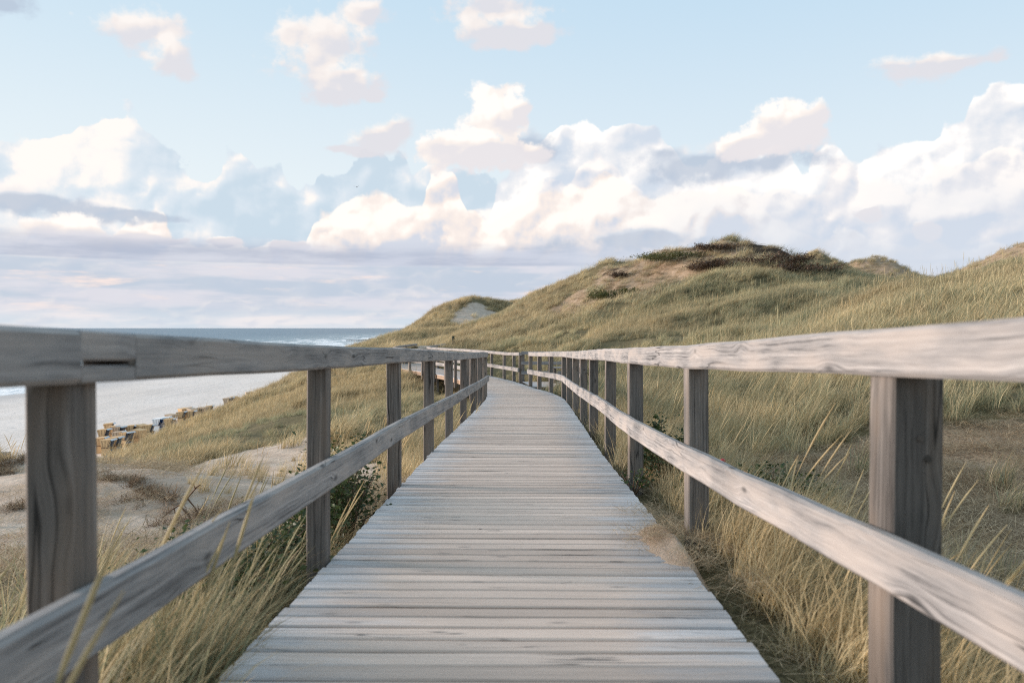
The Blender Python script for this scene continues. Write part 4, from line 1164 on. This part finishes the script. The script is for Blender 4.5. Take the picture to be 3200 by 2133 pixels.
def shrub(name, label, cat, group, c, rx, ry, rz, leafmat, nleaf, leaf, seed, stems=14, hips=()):
    """leafy shrub: arching stems and folded leaves through the crown's volume; origin on the ground"""
    r = np.random.default_rng(seed)
    root = empty(name, c); tag(root, label, cat, group)
    tb = []; tips = []
    for i in range(stems):
        ph = r.uniform(0, 2 * pi); rr = math.sqrt(r.uniform(.02, 1))
        base = Vector((rx * .2 * rr * cos(ph), ry * .2 * rr * sin(ph), -.05))
        tip = Vector((rx * rr * cos(ph) * 1.02, ry * rr * sin(ph) * 1.02, rz * math.sqrt(max(.05, 1 - .75 * rr * rr)) * r.uniform(.75, 1.08)))
        mid = base.lerp(tip, .5) + Vector((0, 0, rz * .15))
        pts = [base, base.lerp(mid, .5), mid, mid.lerp(tip, .5) + Vector(r.normal(0, .02 * rx, 3)), tip]
        tb.append(tube(pts, .006 * (1 + rz), .0022, 4)); tips.append(pts)
    V, F = join_tubes(tb)
    mesh_obj('stems', V, F, M_twig, root)
    n = nleaf
    si = r.integers(0, stems, n); tt = r.uniform(.25, 1.03, n) ** .8
    P = np.zeros((n, 3))
    for i in range(n):
        pts = tips[si[i]]; f = min(tt[i], .999) * 4; k = int(f); P[i] = pts[k].lerp(pts[k + 1], f - k)
    P += r.normal(0, 1, (n, 3)) * np.array([rx, ry, rz]) * .13
    P[:, 2] = np.maximum(P[:, 2], .01)
    ax = r.normal(0, 1, (n, 3)); ax[:, 2] = np.abs(ax[:, 2]) * .4; ax /= np.linalg.norm(ax, axis=1)[:, None]
    nn = r.normal(0, .7, (n, 3)) + np.array([0, 0, 1.0]); sdv = np.cross(ax, nn); sdv /= np.linalg.norm(sdv, axis=1)[:, None]
    up = np.cross(sdv, ax); L = leaf * r.uniform(.6, 1.3, n)[:, None]
    a = P; b = P + ax * L * .5 + sdv * L * .33 + up * L * .12; c_ = P + ax * L; d = P + ax * L * .5 - sdv * L * .33 + up * L * .12; e = P + ax * L * .52
    V = np.stack([a, b, c_, d, e], 1).reshape(-1, 3)
    k = np.arange(n) * 5
    F = np.concatenate([np.stack([k, k + 1, k + 2, k + 4], 1), np.stack([k, k + 4, k + 2, k + 3], 1)])
    me = np_mesh('foliage', V, F, leafmat, smooth=False); fattr(me, 'blade', np.repeat(r.uniform(0, 1, n), 5))
    o = bpy.data.objects.new('foliage', me); COL.objects.link(o); o.parent = root
    for (dx, dy, dz, mat, sz) in hips:
        bm = bmesh.new(); bmesh.ops.create_icosphere(bm, subdivisions=2, radius=sz)
        for v in bm.verts: v.co.z *= .85
        # little crown of sepals under the hip
        q = bmesh.ops.create_cone(bm, cap_ends=True, segments=5, radius1=sz * .15, radius2=sz * .55, depth=sz * .6)
        for v in q['verts']: v.co.z -= sz * .95
        me = bpy.data.meshes.new('rose_hip'); bm.to_mesh(me); bm.free(); me.materials.append(mat)
        h = bpy.data.objects.new('rose_hip', me); COL.objects.link(h); h.parent = root; h.location = (dx, dy, dz)
    return root
GR = 'wild rose bushes beside the boardwalk'
def at_px(u, v, Y): return Vector(w3(u, v, Y))
shrub('rose_bush', 'dark green rose bush between the second and third post of the seaward railing', 'bush', GR, (-1.17, 5.35, gz(-1.17, 5.35)), .30, .74, .70, M_rose, 3600, .036, 5, 40)
shrub('rose_bush', 'low dark rose bush tangled in grass in front of the second seaward post', 'bush', GR, (-1.42, 4.1, gz(-1.42, 4.1)), .46, .80, .42, M_rose, 3600, .034, 6, 40)
shrub('rose_bush', 'upright green rose bush behind the third dune side post', 'bush', GR, (1.30, 6.75, gz(1.3, 6.75)), .24, .45, .50, M_rose, 1800, .036, 7, 30)
p = Vector((1.80, 5.75, gz(1.80, 5.75)))
def rel(u, v, Y): q = at_px(u, v, Y); return (q.x - p.x, q.y - p.y, q.z - p.z)
shrub('rose_bush', 'low spreading rose bush with red, orange and yellow hips under the lower rail', 'bush', GR, p, .52, .45, .33, M_rose, 2400, .036, 8, 34,
      hips=(rel(1660, 1058, 5.6) + (M_hip_red, .020), rel(1711, 1086, 5.6) + (M_hip_orange, .018), rel(1719, 1091, 5.6) + (M_hip_orange, .014), rel(1727, 1103, 5.6) + (M_hip_yellow, .016), rel(1743, 1101, 5.6) + (M_hip_yellow, .014)))
shrub('weed', 'small green weed sprig growing over the right edge of the planks', 'plant', None, (0.93, 6.15, float(deck_z(6.15)) - .02), .13, .22, .14, M_rose, 150, .032, 9, 8)
GH = 'dark heath cushions on the big dune'
for (u, v, rx, rz, mat, lab, seed) in [
    (1386, 692, 1.6, .9, M_moss, 'larger dark green cushion shrub on the bare brown face of the big dune', 21),
    (1446, 676, 1.1, .6, M_moss, 'smaller green cushion shrub just beside the larger one on the brown dune face', 22),
    (1425, 637, 1.0, .6, M_heath, 'small brown heath mound high on the left face of the big dune', 23),
    (1610, 622, 1.9, .7, M_heath, 'brown peaty heath mound below the middle of the big dune summit', 24),
    (1660, 612, 1.8, .75, M_heath, 'dark heath mound right below the summit of the big dune', 25),
    (1560, 594, 3.4, .6, M_moss, 'olive green heath mat along the crest left of the summit', 26),
    (1650, 574, 2.2, .6, M_heath, 'dark heath cap on the very summit of the big dune', 27),
    (1780, 606, 2.4, .8, M_heath, 'long dark brown heath edge descending right of the summit, upper piece', 28),
    (1842, 628, 2.3, .8, M_heath, 'dark brown heath edge descending right of the summit, lower piece', 29)]:
    q = hit(u, v + 4, 20, 120)
    if q.y > 118: q = Vector((q.x * 60 / q.y, 60, gz(q.x * 60 / q.y, 60)))
    shrub('heath_shrub', lab, 'shrub', GH, (q.x, q.y, q.z - .05), rx, rx * .8, rz, mat, int(1300 * rx), .11, seed, 16)

# ------------------------------------------------------------------ bare branch and roots on the near sand mound
br = empty('dead_branch', hit(425, 1196, 3, 12)); tag(br, 'forked bare dead branch sticking out of the sandy mound', 'branch')
bl = br.location
def bp(u, v, dy=0.0): return at_px(u, v, bl.y + dy) - bl
tb = [tube([bp(442, 1200), bp(432, 1182, .02), bp(412, 1160, .03), bp(425, 1150), bp(452, 1118, -.05), bp(460, 1113, -.06)], .011, .005, 6),
      tube([bp(412, 1160, .03), bp(392, 1172), bp(372, 1190, -.05)], .008, .003, 5),
      tube([bp(430, 1144, -.02), bp(448, 1166, .04), bp(462, 1190, .05)], .007, .003, 5),
      tube([bp(400, 1168), bp(404, 1186, .04), bp(398, 1198, .05)], .005, .002, 5),
      tube([bp(420, 1155), bp(428, 1168, -.03), bp(424, 1182, -.05)], .005, .002, 5),
      tube([bp(448, 1122, -.05), bp(444, 1110, -.08)], .005, .002, 5)]
V, F = join_tubes(tb); mesh_obj('wood', V, F, M_twig, br)
# root mats along the eroded crest: dry tangled strands, nobody could count them
def root_mat_tufts(seed):
    r = np.random.default_rng(seed)
    L = []
    for i in range(4):
        L.append(blades(28, .20, .16, .5, .010, .9, 1.1, 5, seed * 7 + i, azs=3.0))
    L.append(blades(60, .22, .15, .5, .006, 0, 0, 5, seed * 7 + 5, flat=.10))
    return L
M_rootm, _N = new_mat('dry_root_strands')
finish(M_rootm, _N, _N.mix(_N.attr('blade'), (0.10, 0.062, 0.04), (0.36, 0.26, 0.165)), .8, spec=.15)
C_root = collection('root_tuft', [tuft('t', root_mat_tufts(400 + i), M_rootm) for i in range(4)])
rp = []
for (u0, v0, u1, v1, n, sp) in [(-30, 1092, 70, 1046, 16, .12), (70, 1050, 240, 1088, 12, .10), (236, 1090, 315, 1100, 10, .08), (300, 1098, 440, 1186, 20, .10), (450, 1195, 530, 1235, 16, .14), (0, 1165, 75, 1150, 5, .1)]:
    for k in range(n):
        f = random.random(); q = hit(u0 + (u1 - u0) * f, v0 + (v1 - v0) * f + 5, 3, 14)
        if q.y < 13: rp.append((q.x + random.gauss(0, sp), q.y + random.gauss(0, sp)))
rp = np.array(rp); n = len(rp)
scatter('root_mats', C_root, np.column_stack([rp, height(rp[:, 0], rp[:, 1]) - .02]), rng.uniform(0, 6.28, n), rng.normal(0, .25, (n, 2)), np.tile(rng.uniform(.28, .62, n)[:, None], (1, 3)),
        np.full(n, .5), rng.uniform(.7, 1.1, n), 4, 'dry brown roots hanging over the crest of the sandy mound')
# sparse low tufts dotted on the bare sand
x, y = candidates(-10, -2, 5, 26, 5)
keep = (rng.uniform(0, 1, len(x)) < .17 * sand_mask(x, y)) & in_view(x, y) & ~on_deck(x, y, 1.3)
place('sparse_sand_tufts', C_near, 8, x, y, keep, .22, .48, 'sparse low tufts on the bare sand of the hollow', sink=.01)
x, y = candidates(2, 25, 44, 72, 1.2)
keep = (rng.uniform(0, 1, len(x)) < .5 * litter_mask(x, y))
place('sparse_slope_tufts', C_far, 5, x, y, keep, .45, .8, 'scattered straw tufts on the bare face of the big dune', tintadd=.4)

# ------------------------------------------------------------------ sand and straw drifted onto the planks
def sand_drift():
    n, m = 46, 80; xs = np.linspace(.52, 1.35, n); ys = np.linspace(3.2, 5.4, m)
    X, Y = np.meshgrid(xs, ys)
    edge = .84 - .20 * np.exp(-((Y - 4.25) / .55) ** 2) - .05 * np.exp(-((Y - 3.75) / .2) ** 2) + .05 * fbm(X, Y, .25, 3, 71)
    h = sstep(X, edge, edge + .30) * .060 * np.exp(-((Y - 4.3) / .75) ** 4) + .008 * fbm(X, Y, .08, 3, 72) * sstep(X, edge, edge + .1)
    Z = deck_z(Y) - .006 + h - .010 * (1 - sstep(X, edge - .05, edge + .05)) 
    f_ = np.exp(-((Y - 4.3) / .72) ** 4); Z = Z * f_ + (deck_z(Y) - .09) * (1 - f_)
    Hg = height(X, Y) - .02; bl_ = sstep(X, .86, .97); Z = Z * (1 - bl_) + Hg * bl_
    Z = np.where(f_ < .5, np.minimum(Hg - .06, deck_z(Y) - .12), Z)
    V = np.stack([X, Y, Z], -1).reshape(-1, 3)
    i, j = np.meshgrid(np.arange(m - 1), np.arange(n - 1), indexing='ij'); F = np.stack([i * n + j, i * n + j + 1, (i + 1) * n + j + 1, (i + 1) * n + j], -1).reshape(-1, 4)
    mt, N = new_mat('drifted_sand')
    g = N.n.new('ShaderNodeNewGeometry'); P = g.outputs['Position']
    c = N.mix(N.noise(P, 22, 4, .65), (0.36, 0.27, 0.20), (0.56, 0.45, 0.355)); c = N.mix(N.ss(N.noise(P, 90, 2), .55, .7, 0, .5), c, (0.27, .18, .11))
    finish(mt, N, c, .95, N.noise(P, 60, 4, .7), .01, 1.0, spec=.1)
    me = np_mesh('sand_drift', V, F, mt); o = bpy.data.objects.new('sand_drift', me); COL.objects.link(o)
    tag(o, 'low drift of sand and straw on the right edge of the planks', None, None, 'stuff')
sand_drift()
n = 30; xx = np.clip(rng.normal(.92, .12, n), .66, 1.2); yy = rng.normal(4.3, .42, n)
scatter('drifted_straw', C_thatch, np.column_stack([xx, yy, deck_z(yy) + .015 + .02 * (xx > .85)]), rng.uniform(0, 6.28, n), rng.normal(0, .05, (n, 2)), np.tile(rng.uniform(.35, .6, n)[:, None], (1, 3)),
        np.full(n, .5), rng.uniform(1.05, 1.4, n), 6, 'pale straw caught on the sand drift at the plank edge')

# ------------------------------------------------------------------ roofed beach chairs
M_wick = plain('honey_wicker', (0.60, 0.40, 0.21), .7, .18, 30)
M_wick2 = plain('greyed_wicker', (0.50, 0.38, 0.27), .7, .18, 30)
M_white = plain('white_painted_wicker', (0.80, 0.82, 0.84), .6, .06, 30)
M_slate = plain('slate_grey_canvas', (0.19, 0.22, 0.27), .8, .12, 12)
M_blue = plain('deep_blue_canvas', (0.02, 0.09, 0.28), .8, .12, 12)
M_trim = plain('dark_brown_wood_trim', (0.13, 0.075, 0.05), .7, .2, 20)
M_pale = plain('pale_grey_canvas_edge', (0.62, 0.66, 0.70), .8, .08, 12)
M_ink = plain('black_number_paint', (0.015, 0.015, 0.015), .6, .05)
def prism_xz(prof, y0, y1):
    n = len(prof); V = [(x, y0, z) for x, z in prof] + [(x, y1, z) for x, z in prof]
    F = [tuple(range(n)), tuple(range(2 * n - 1, n - 1, -1))] + [(i, i + n, (i + 1) % n + n, (i + 1) % n) for i in range(n)]
    return V, F
def chair_proto(label, wick, cloth, number=None):
    r = empty('beach_chair', (0, 0, 0)); tag(r, label, 'beach chair', 'roofed wicker beach chairs on the sand')
    W2 = .58
    # box seat: back, floor and two side cheeks
    V, F = join_tubes([prism_xz([(-.34, .0), (.30, .0), (.30, .42), (-.34, .42)], -W2 + .05, W2 - .05),
                       prism_xz([(-.38, .0), (.33, .0), (.36, .78), (-.36, .78)], -W2, -W2 + .045), prism_xz([(-.38, .0), (.33, .0), (.36, .78), (-.36, .78)], W2 - .045, W2),
                       prism_xz([(-.40, .02), (-.345, .02), (-.325, .78), (-.385, .78)], -W2 + .045, W2 - .045)])
    mesh_obj('seat_box', V, F, wick, r)
    V, F = join_tubes([prism_xz([(-.33, .80), (.20, .80), (.46, 1.60), (-.56, 1.50)], -W2, -W2 + .035), prism_xz([(-.33, .80), (.20, .80), (.46, 1.60), (-.56, 1.50)], W2 - .035, W2),
                       prism_xz([(-.345, .80), (-.30, .80), (-.52, 1.50), (-.57, 1.50)], -W2, W2), prism_xz([(-.57, 1.49), (.46, 1.595), (.46, 1.63), (-.57, 1.53)], -W2 - .01, W2 + .01)])
    hood = mesh_obj('hood', V, F, wick, r)
    V, F = join_tubes([prism_xz([(-.29, .80), (.16, .80), (.42, 1.58), (-.49, 1.49)], -W2 + .04, -W2 + .05), prism_xz([(-.29, .80), (.16, .80), (.42, 1.58), (-.49, 1.49)], W2 - .05, W2 - .04),
                       prism_xz([(-.295, .44), (-.24, .44), (-.24, .8), (-.48, 1.49), (-.51, 1.49), (-.295, .8)], -W2 + .05, W2 - .05), prism_xz([(-.24, .43), (.28, .43), (.28, .52), (-.24, .52)], -W2 + .06, W2 - .06)])
    mesh_obj('lining', V, F, cloth, r)
    V, F = prism_xz([(.46, 1.625), (.62, 1.52), (.62, 1.50), (.46, 1.60)], -W2 - .01, W2 + .01)
    mesh_obj('awning', V, F, M_pale, r)
    for sg in (-1, 1):
        y = sg * (W2 + .012)
        V, F = prism_xz([(-.42, .765), (.42, .765), (.42, .81), (-.42, .81)], y - .03, y + .03); mesh_obj('armrest', V, F, M_trim, r)
        for xx in (-.22, -.02, .18):
            V, F = prism_xz([(xx - .012, .83), (xx + .012, .83), (xx * 1.7 + .012, 1.50), (xx * 1.7 - .012, 1.50)], y - .012, y - .002 if sg > 0 else y + .004)
            mesh_obj('batten', V, F, M_trim, hood)
    V, F = prism_xz([(.34, .10), (.62, .10), (.62, .26), (.34, .26)], -W2 + .08, -.02); mesh_obj('footrest', V, F, M_trim, r)
    V, F = prism_xz([(.34, .10), (.58, .10), (.58, .26), (.34, .26)], .04, W2 - .08); mesh_obj('footrest', V, F, M_trim, r)
    if number:
        cu = bpy.data.curves.new('number', 'FONT'); cu.body = number; cu.size = .34; cu.align_x = 'CENTER'; cu.extrude = .004; cu.offset = .008; cu.materials.append(M_ink)
        o = bpy.data.objects.new('number', cu); COL.objects.link(o); o.parent = r
        # on the back of the hood, upright, read from behind
        me = bpy.data.meshes.new_from_object(o.evaluated_get(bpy.context.evaluated_depsgraph_get()))
        bpy.data.objects.remove(o); o = bpy.data.objects.new('number', me); COL.objects.link(o); o.parent = r
        a = 0.0
        o.rotation_euler = (pi / 2 - a * 0, 0, -pi / 2); o.location = (-.575, 0, 1.10)
        o.rotation_euler = Matrix(((0, -sin(a) * 0, -1), (-1, 0, 0), (0, 1, 0))).to_euler()
        o.location = (-.60, 0, 1.10)
    return r
protos = {'w': None}
CH = [
    (160, 835, .10, 'h', 'wicker chair partly hidden by the nearest seaward post, closest row'),
    (195, 700, .05, 'h', 'wicker chair with dark lining, second row just right of the near post'),
    (262, 608, .25, 'h', 'rearmost chair of the left cluster with grey roof edge'),
    (312, 655, .0, 'h', 'wicker chair in the left cluster with slate lining, in the middle row'),
    (395, 665, -.1, 'g', 'chair right of the middle row of the left cluster, greyed wicker'),
    (492, 752, -.35, 'h', 'chair at the right end of the left cluster with its seat turned to the dune'),
    (242, 868, .05, 'h', 'honey wicker chair in the front row of the left cluster'),
    (345, 832, .0, 'h', 'front row chair nearest the grassy ridge in the left cluster'),
    (385, 745, .15, 'g', 'greyed wicker chair behind the front row, slate roof edge'),
    (556, 644, .05, 'h', 'tall looking single chair left of the pair past the cluster'),
    (692, 640, 2.75, 'h', 'honey chair turned with its back to the dune, right one of the pair'),
    (655, 715, 2.9, 'h', 'chair low behind the grass in front of the turned honey chair'),
    (785, 640, .1, 'h', 'chair half sunk behind the ridge, right of the turned pair'),
    (905, 542, .05, 'b', 'white chair with bright blue lining, left of the two white ones'),
    (1008, 525, .15, 'b', 'white chair with blue lining, right of the two white ones'),
    (1068, 482, 1.2, 'g', 'reddish wicker chair turned away behind the white chairs'),
    (1048, 548, .1, 'h', 'chair cut off by the grass in front of the white chairs'),
    (1212, 442, .0, 'h', 'chair with wide slate lining at the front of the middle group'),
    (1236, 385, .9, 'h', 'small bright chair at the back of the middle group'),
    (1300, 372, .4, 'g', 'chair with dark blue roof edge at the back of the middle group'),
    (1350, 392, 2.6, 'g', 'brown chair turned seaward on the right of the middle group'),
    (1335, 430, .1, 'h', 'low chair in front on the right of the middle group'),
    (1482, 376, 1.35, 'n', 'chair seen from behind with the number 2434 on its back'),
    (1580, 352, .1, 'h', 'chair right beside the numbered one, half behind the ridge'),
    (1800, 232, .3, 'g', 'far chair with only its grey roof over the ridge, leftmost of the far three'),
    (1848, 222, .2, 'g', 'middle one of the far three chairs above the ridge'),
    (1900, 212, 2.2, 'h', 'brown turned chair, rightmost of the far three above the ridge'),
    (2085, 140, .4, 'g', 'farthest chair, just its roof showing above the grassy ridge'),
]
def copy_tree(o, parent=None):
    c = o.copy(); COL.objects.link(c); c.parent = parent
    for ch in o.children: copy_tree(ch, c)
    return c
for (ux, yb, rot, ty, lab) in CH:
    v = 1220 + yb / 4.2; u = 280 + ux / 4.2
    Y = -(BEACH + .12) * 2489 / (v - 1025); X = (u - 1600) / 2489 * Y
    if protos.get(ty) is None:
        protos[ty] = o = {'h': lambda: chair_proto(lab, M_wick, M_slate), 'g': lambda: chair_proto(lab, M_wick2, M_slate), 'b': lambda: chair_proto(lab, M_white, M_blue), 'n': lambda: chair_proto(lab, M_wick2, M_slate, '2434')}[ty]()
    else:
        o = copy_tree(protos[ty]); o['label'] = lab
    z = gz(X, Y)
    o.location = (X, Y, z - .02); o.rotation_euler = (random.uniform(-.02, .02), random.uniform(-.03, .03), rot + random.uniform(-.05, .05)); o.scale = (1.06,) * 3

# ------------------------------------------------------------------ small far things
def at_level(u, v, z):           # photo pixels (3200 wide)
    Y = -z * 2489 / (v - 1025); return Vector(((u - 1600) / 2489 * Y, Y, z))
for (u0, u1, v, lab) in ((1083, 1151, 1066, 'long dark timber groyne running out into the surf, nearer one'), (1152, 1176, 1060.5, 'short dark timber groyne farther along the shore')):
    a = at_level(u0, v, BEACH - .2); b = at_level(u1, v, BEACH - .2)
    r = empty('groyne', a); tag(r, lab, 'groyne', 'timber groynes in the surf')
    n = 14
    for i in range(n):
        q = a.lerp(b, i / (n - 1)); beam('pile', [q - Vector((0, 0, 1)), q + Vector((0, 0, 1.3 + random.uniform(-.1, .15)))], .35, .35, M_dark, r, .03, side=(1, 0, 0))
    beam('wale', [a + Vector((0, -.25, .95)), b + Vector((0, -.25, .95))], .2, .5, M_dark, r, .03, side=(0, 1, 0))
def person(u, v, top, bottom, lab):
    Y = -BEACH * 2489 / (v - 1025); base = Vector(((u - 1600) / 2489 * Y, Y, BEACH - .35))
    base.z = gz(base.x, base.y)
    J = [(0, 0, .95), (0, 0, 1.2), (0, 0, 1.45), (0, 0, 1.53), (0, 0, 1.70), (.10, .05, .5), (.12, .12, .06), (-.10, -.05, .5), (-.14, -.10, .06), (.20, 0, 1.42), (.26, .05, 1.12), (.24, .12, .88), (-.20, 0, 1.42), (-.26, -.04, 1.12), (-.24, -.02, .88), (.13, .24, .03), (-.13, .02, .03)]
    E = [(0, 1), (1, 2), (2, 3), (3, 4), (0, 5), (5, 6), (0, 7), (7, 8), (2, 9), (9, 10), (10, 11), (2, 12), (12, 13), (13, 14), (6, 15), (8, 16)]
    Rr = [.15, .14, .15, .06, .10, .075, .045, .075, .045, .06, .045, .035, .06, .045, .035, .04, .04]
    root = empty('person', base); tag(root, lab, 'person')
    me = bpy.data.meshes.new('body'); me.from_pydata(J, E, []); o = bpy.data.objects.new('body', me); COL.objects.link(o); o.parent = root
    sk = o.modifiers.new('skin', 'SKIN'); sk.use_smooth_shade = True
    for i, x_ in enumerate(me.skin_vertices[0].data if me.skin_vertices else []): x_.radius = (Rr[i], Rr[i])
    if not me.skin_vertices:
        pass
    ss_ = o.modifiers.new('sub', 'SUBSURF'); ss_.levels = 1; ss_.render_levels = 1
    me.materials.append(top)
    return root
M_cl1 = plain('dark_coat_cloth', (0.03, 0.035, 0.05)); M_cl2 = plain('brown_coat_cloth', (0.07, 0.05, 0.045))
person(1112, 1082, M_cl1, M_cl1, 'tiny walker in dark clothes on the beach below the groyne')
person(1131, 1086, M_cl2, M_cl2, 'tiny walker in brown, farther right near the dune foot')
# gull
gp = Vector(((1115 - 1600) / 2489 * 90, 90, (1025 - 586) / 2489 * 90))
gull = empty('gull', gp); tag(gull, 'small dark gull gliding in front of the blue grey cloud', 'bird')
V = [(-.42, 0, .10), (-.20, .06, .16), (0, .08, .03), (.20, .06, .16), (.42, 0, .10), (-.20, -.06, .15), (0, -.09, .01), (.20, -.06, .15), (0, .0, .06)]
mesh_obj('wing', V, [(0, 5, 1), (1, 5, 6, 2), (2, 6, 7, 3), (3, 7, 4)], M_cl1, gull)
V, F = tube([Vector((0, .24, .03)), Vector((0, .12, .03)), Vector((0, -.05, .02)), Vector((0, -.2, .02)), Vector((0, -.27, .03))], .02, .03, 6)
mesh_obj('body', V, F, M_cl1, gull)
# short way mark post by the footpath
q = hit(1041, 795, 40, 90); q = q if q.y < 88 else Vector((-3.6, 49, gz(-3.6, 49)))
tp = empty('way_mark_post', q); tag(tp, 'short dark way mark post where the sandy footpath starts', 'post')
v_, f_, u_ = sweep([Vector((0, 0, -.3)), Vector((0, 0, .30))], .14, .14, .012, side=(1, 0, 0)); mesh_obj('shaft', v_, f_, M_post, tp, u_)
v_, f_, u_ = sweep([Vector((0, 0, .301)), Vector((0, 0, .62))], .15, .15, .02, side=(1, 0, 0)); mesh_obj('cap', v_, f_, plain('dark_green_paint', (0.02, .04, .03)), tp, u_)
# weathered beam seen at the left border behind the mound
rb = empty('timber_edging', (-8.6, 12.2, -2.3)); tag(rb, 'grey timber edging of a lower ramp at the left border behind the mound', 'edging')
beam('board', [(-11.5, 12.0, -2.05), (-7.75, 12.3, -2.02)], .06, .22, M_rail, rb, .01, side=(0, 1, 0))
for x_ in (-10.5, -9.2, -7.9): beam('post', [(x_, 12.28, -3.4), (x_, 12.28, -1.98)], .09, .09, M_post, rb, .01, side=(1, 0, 0))
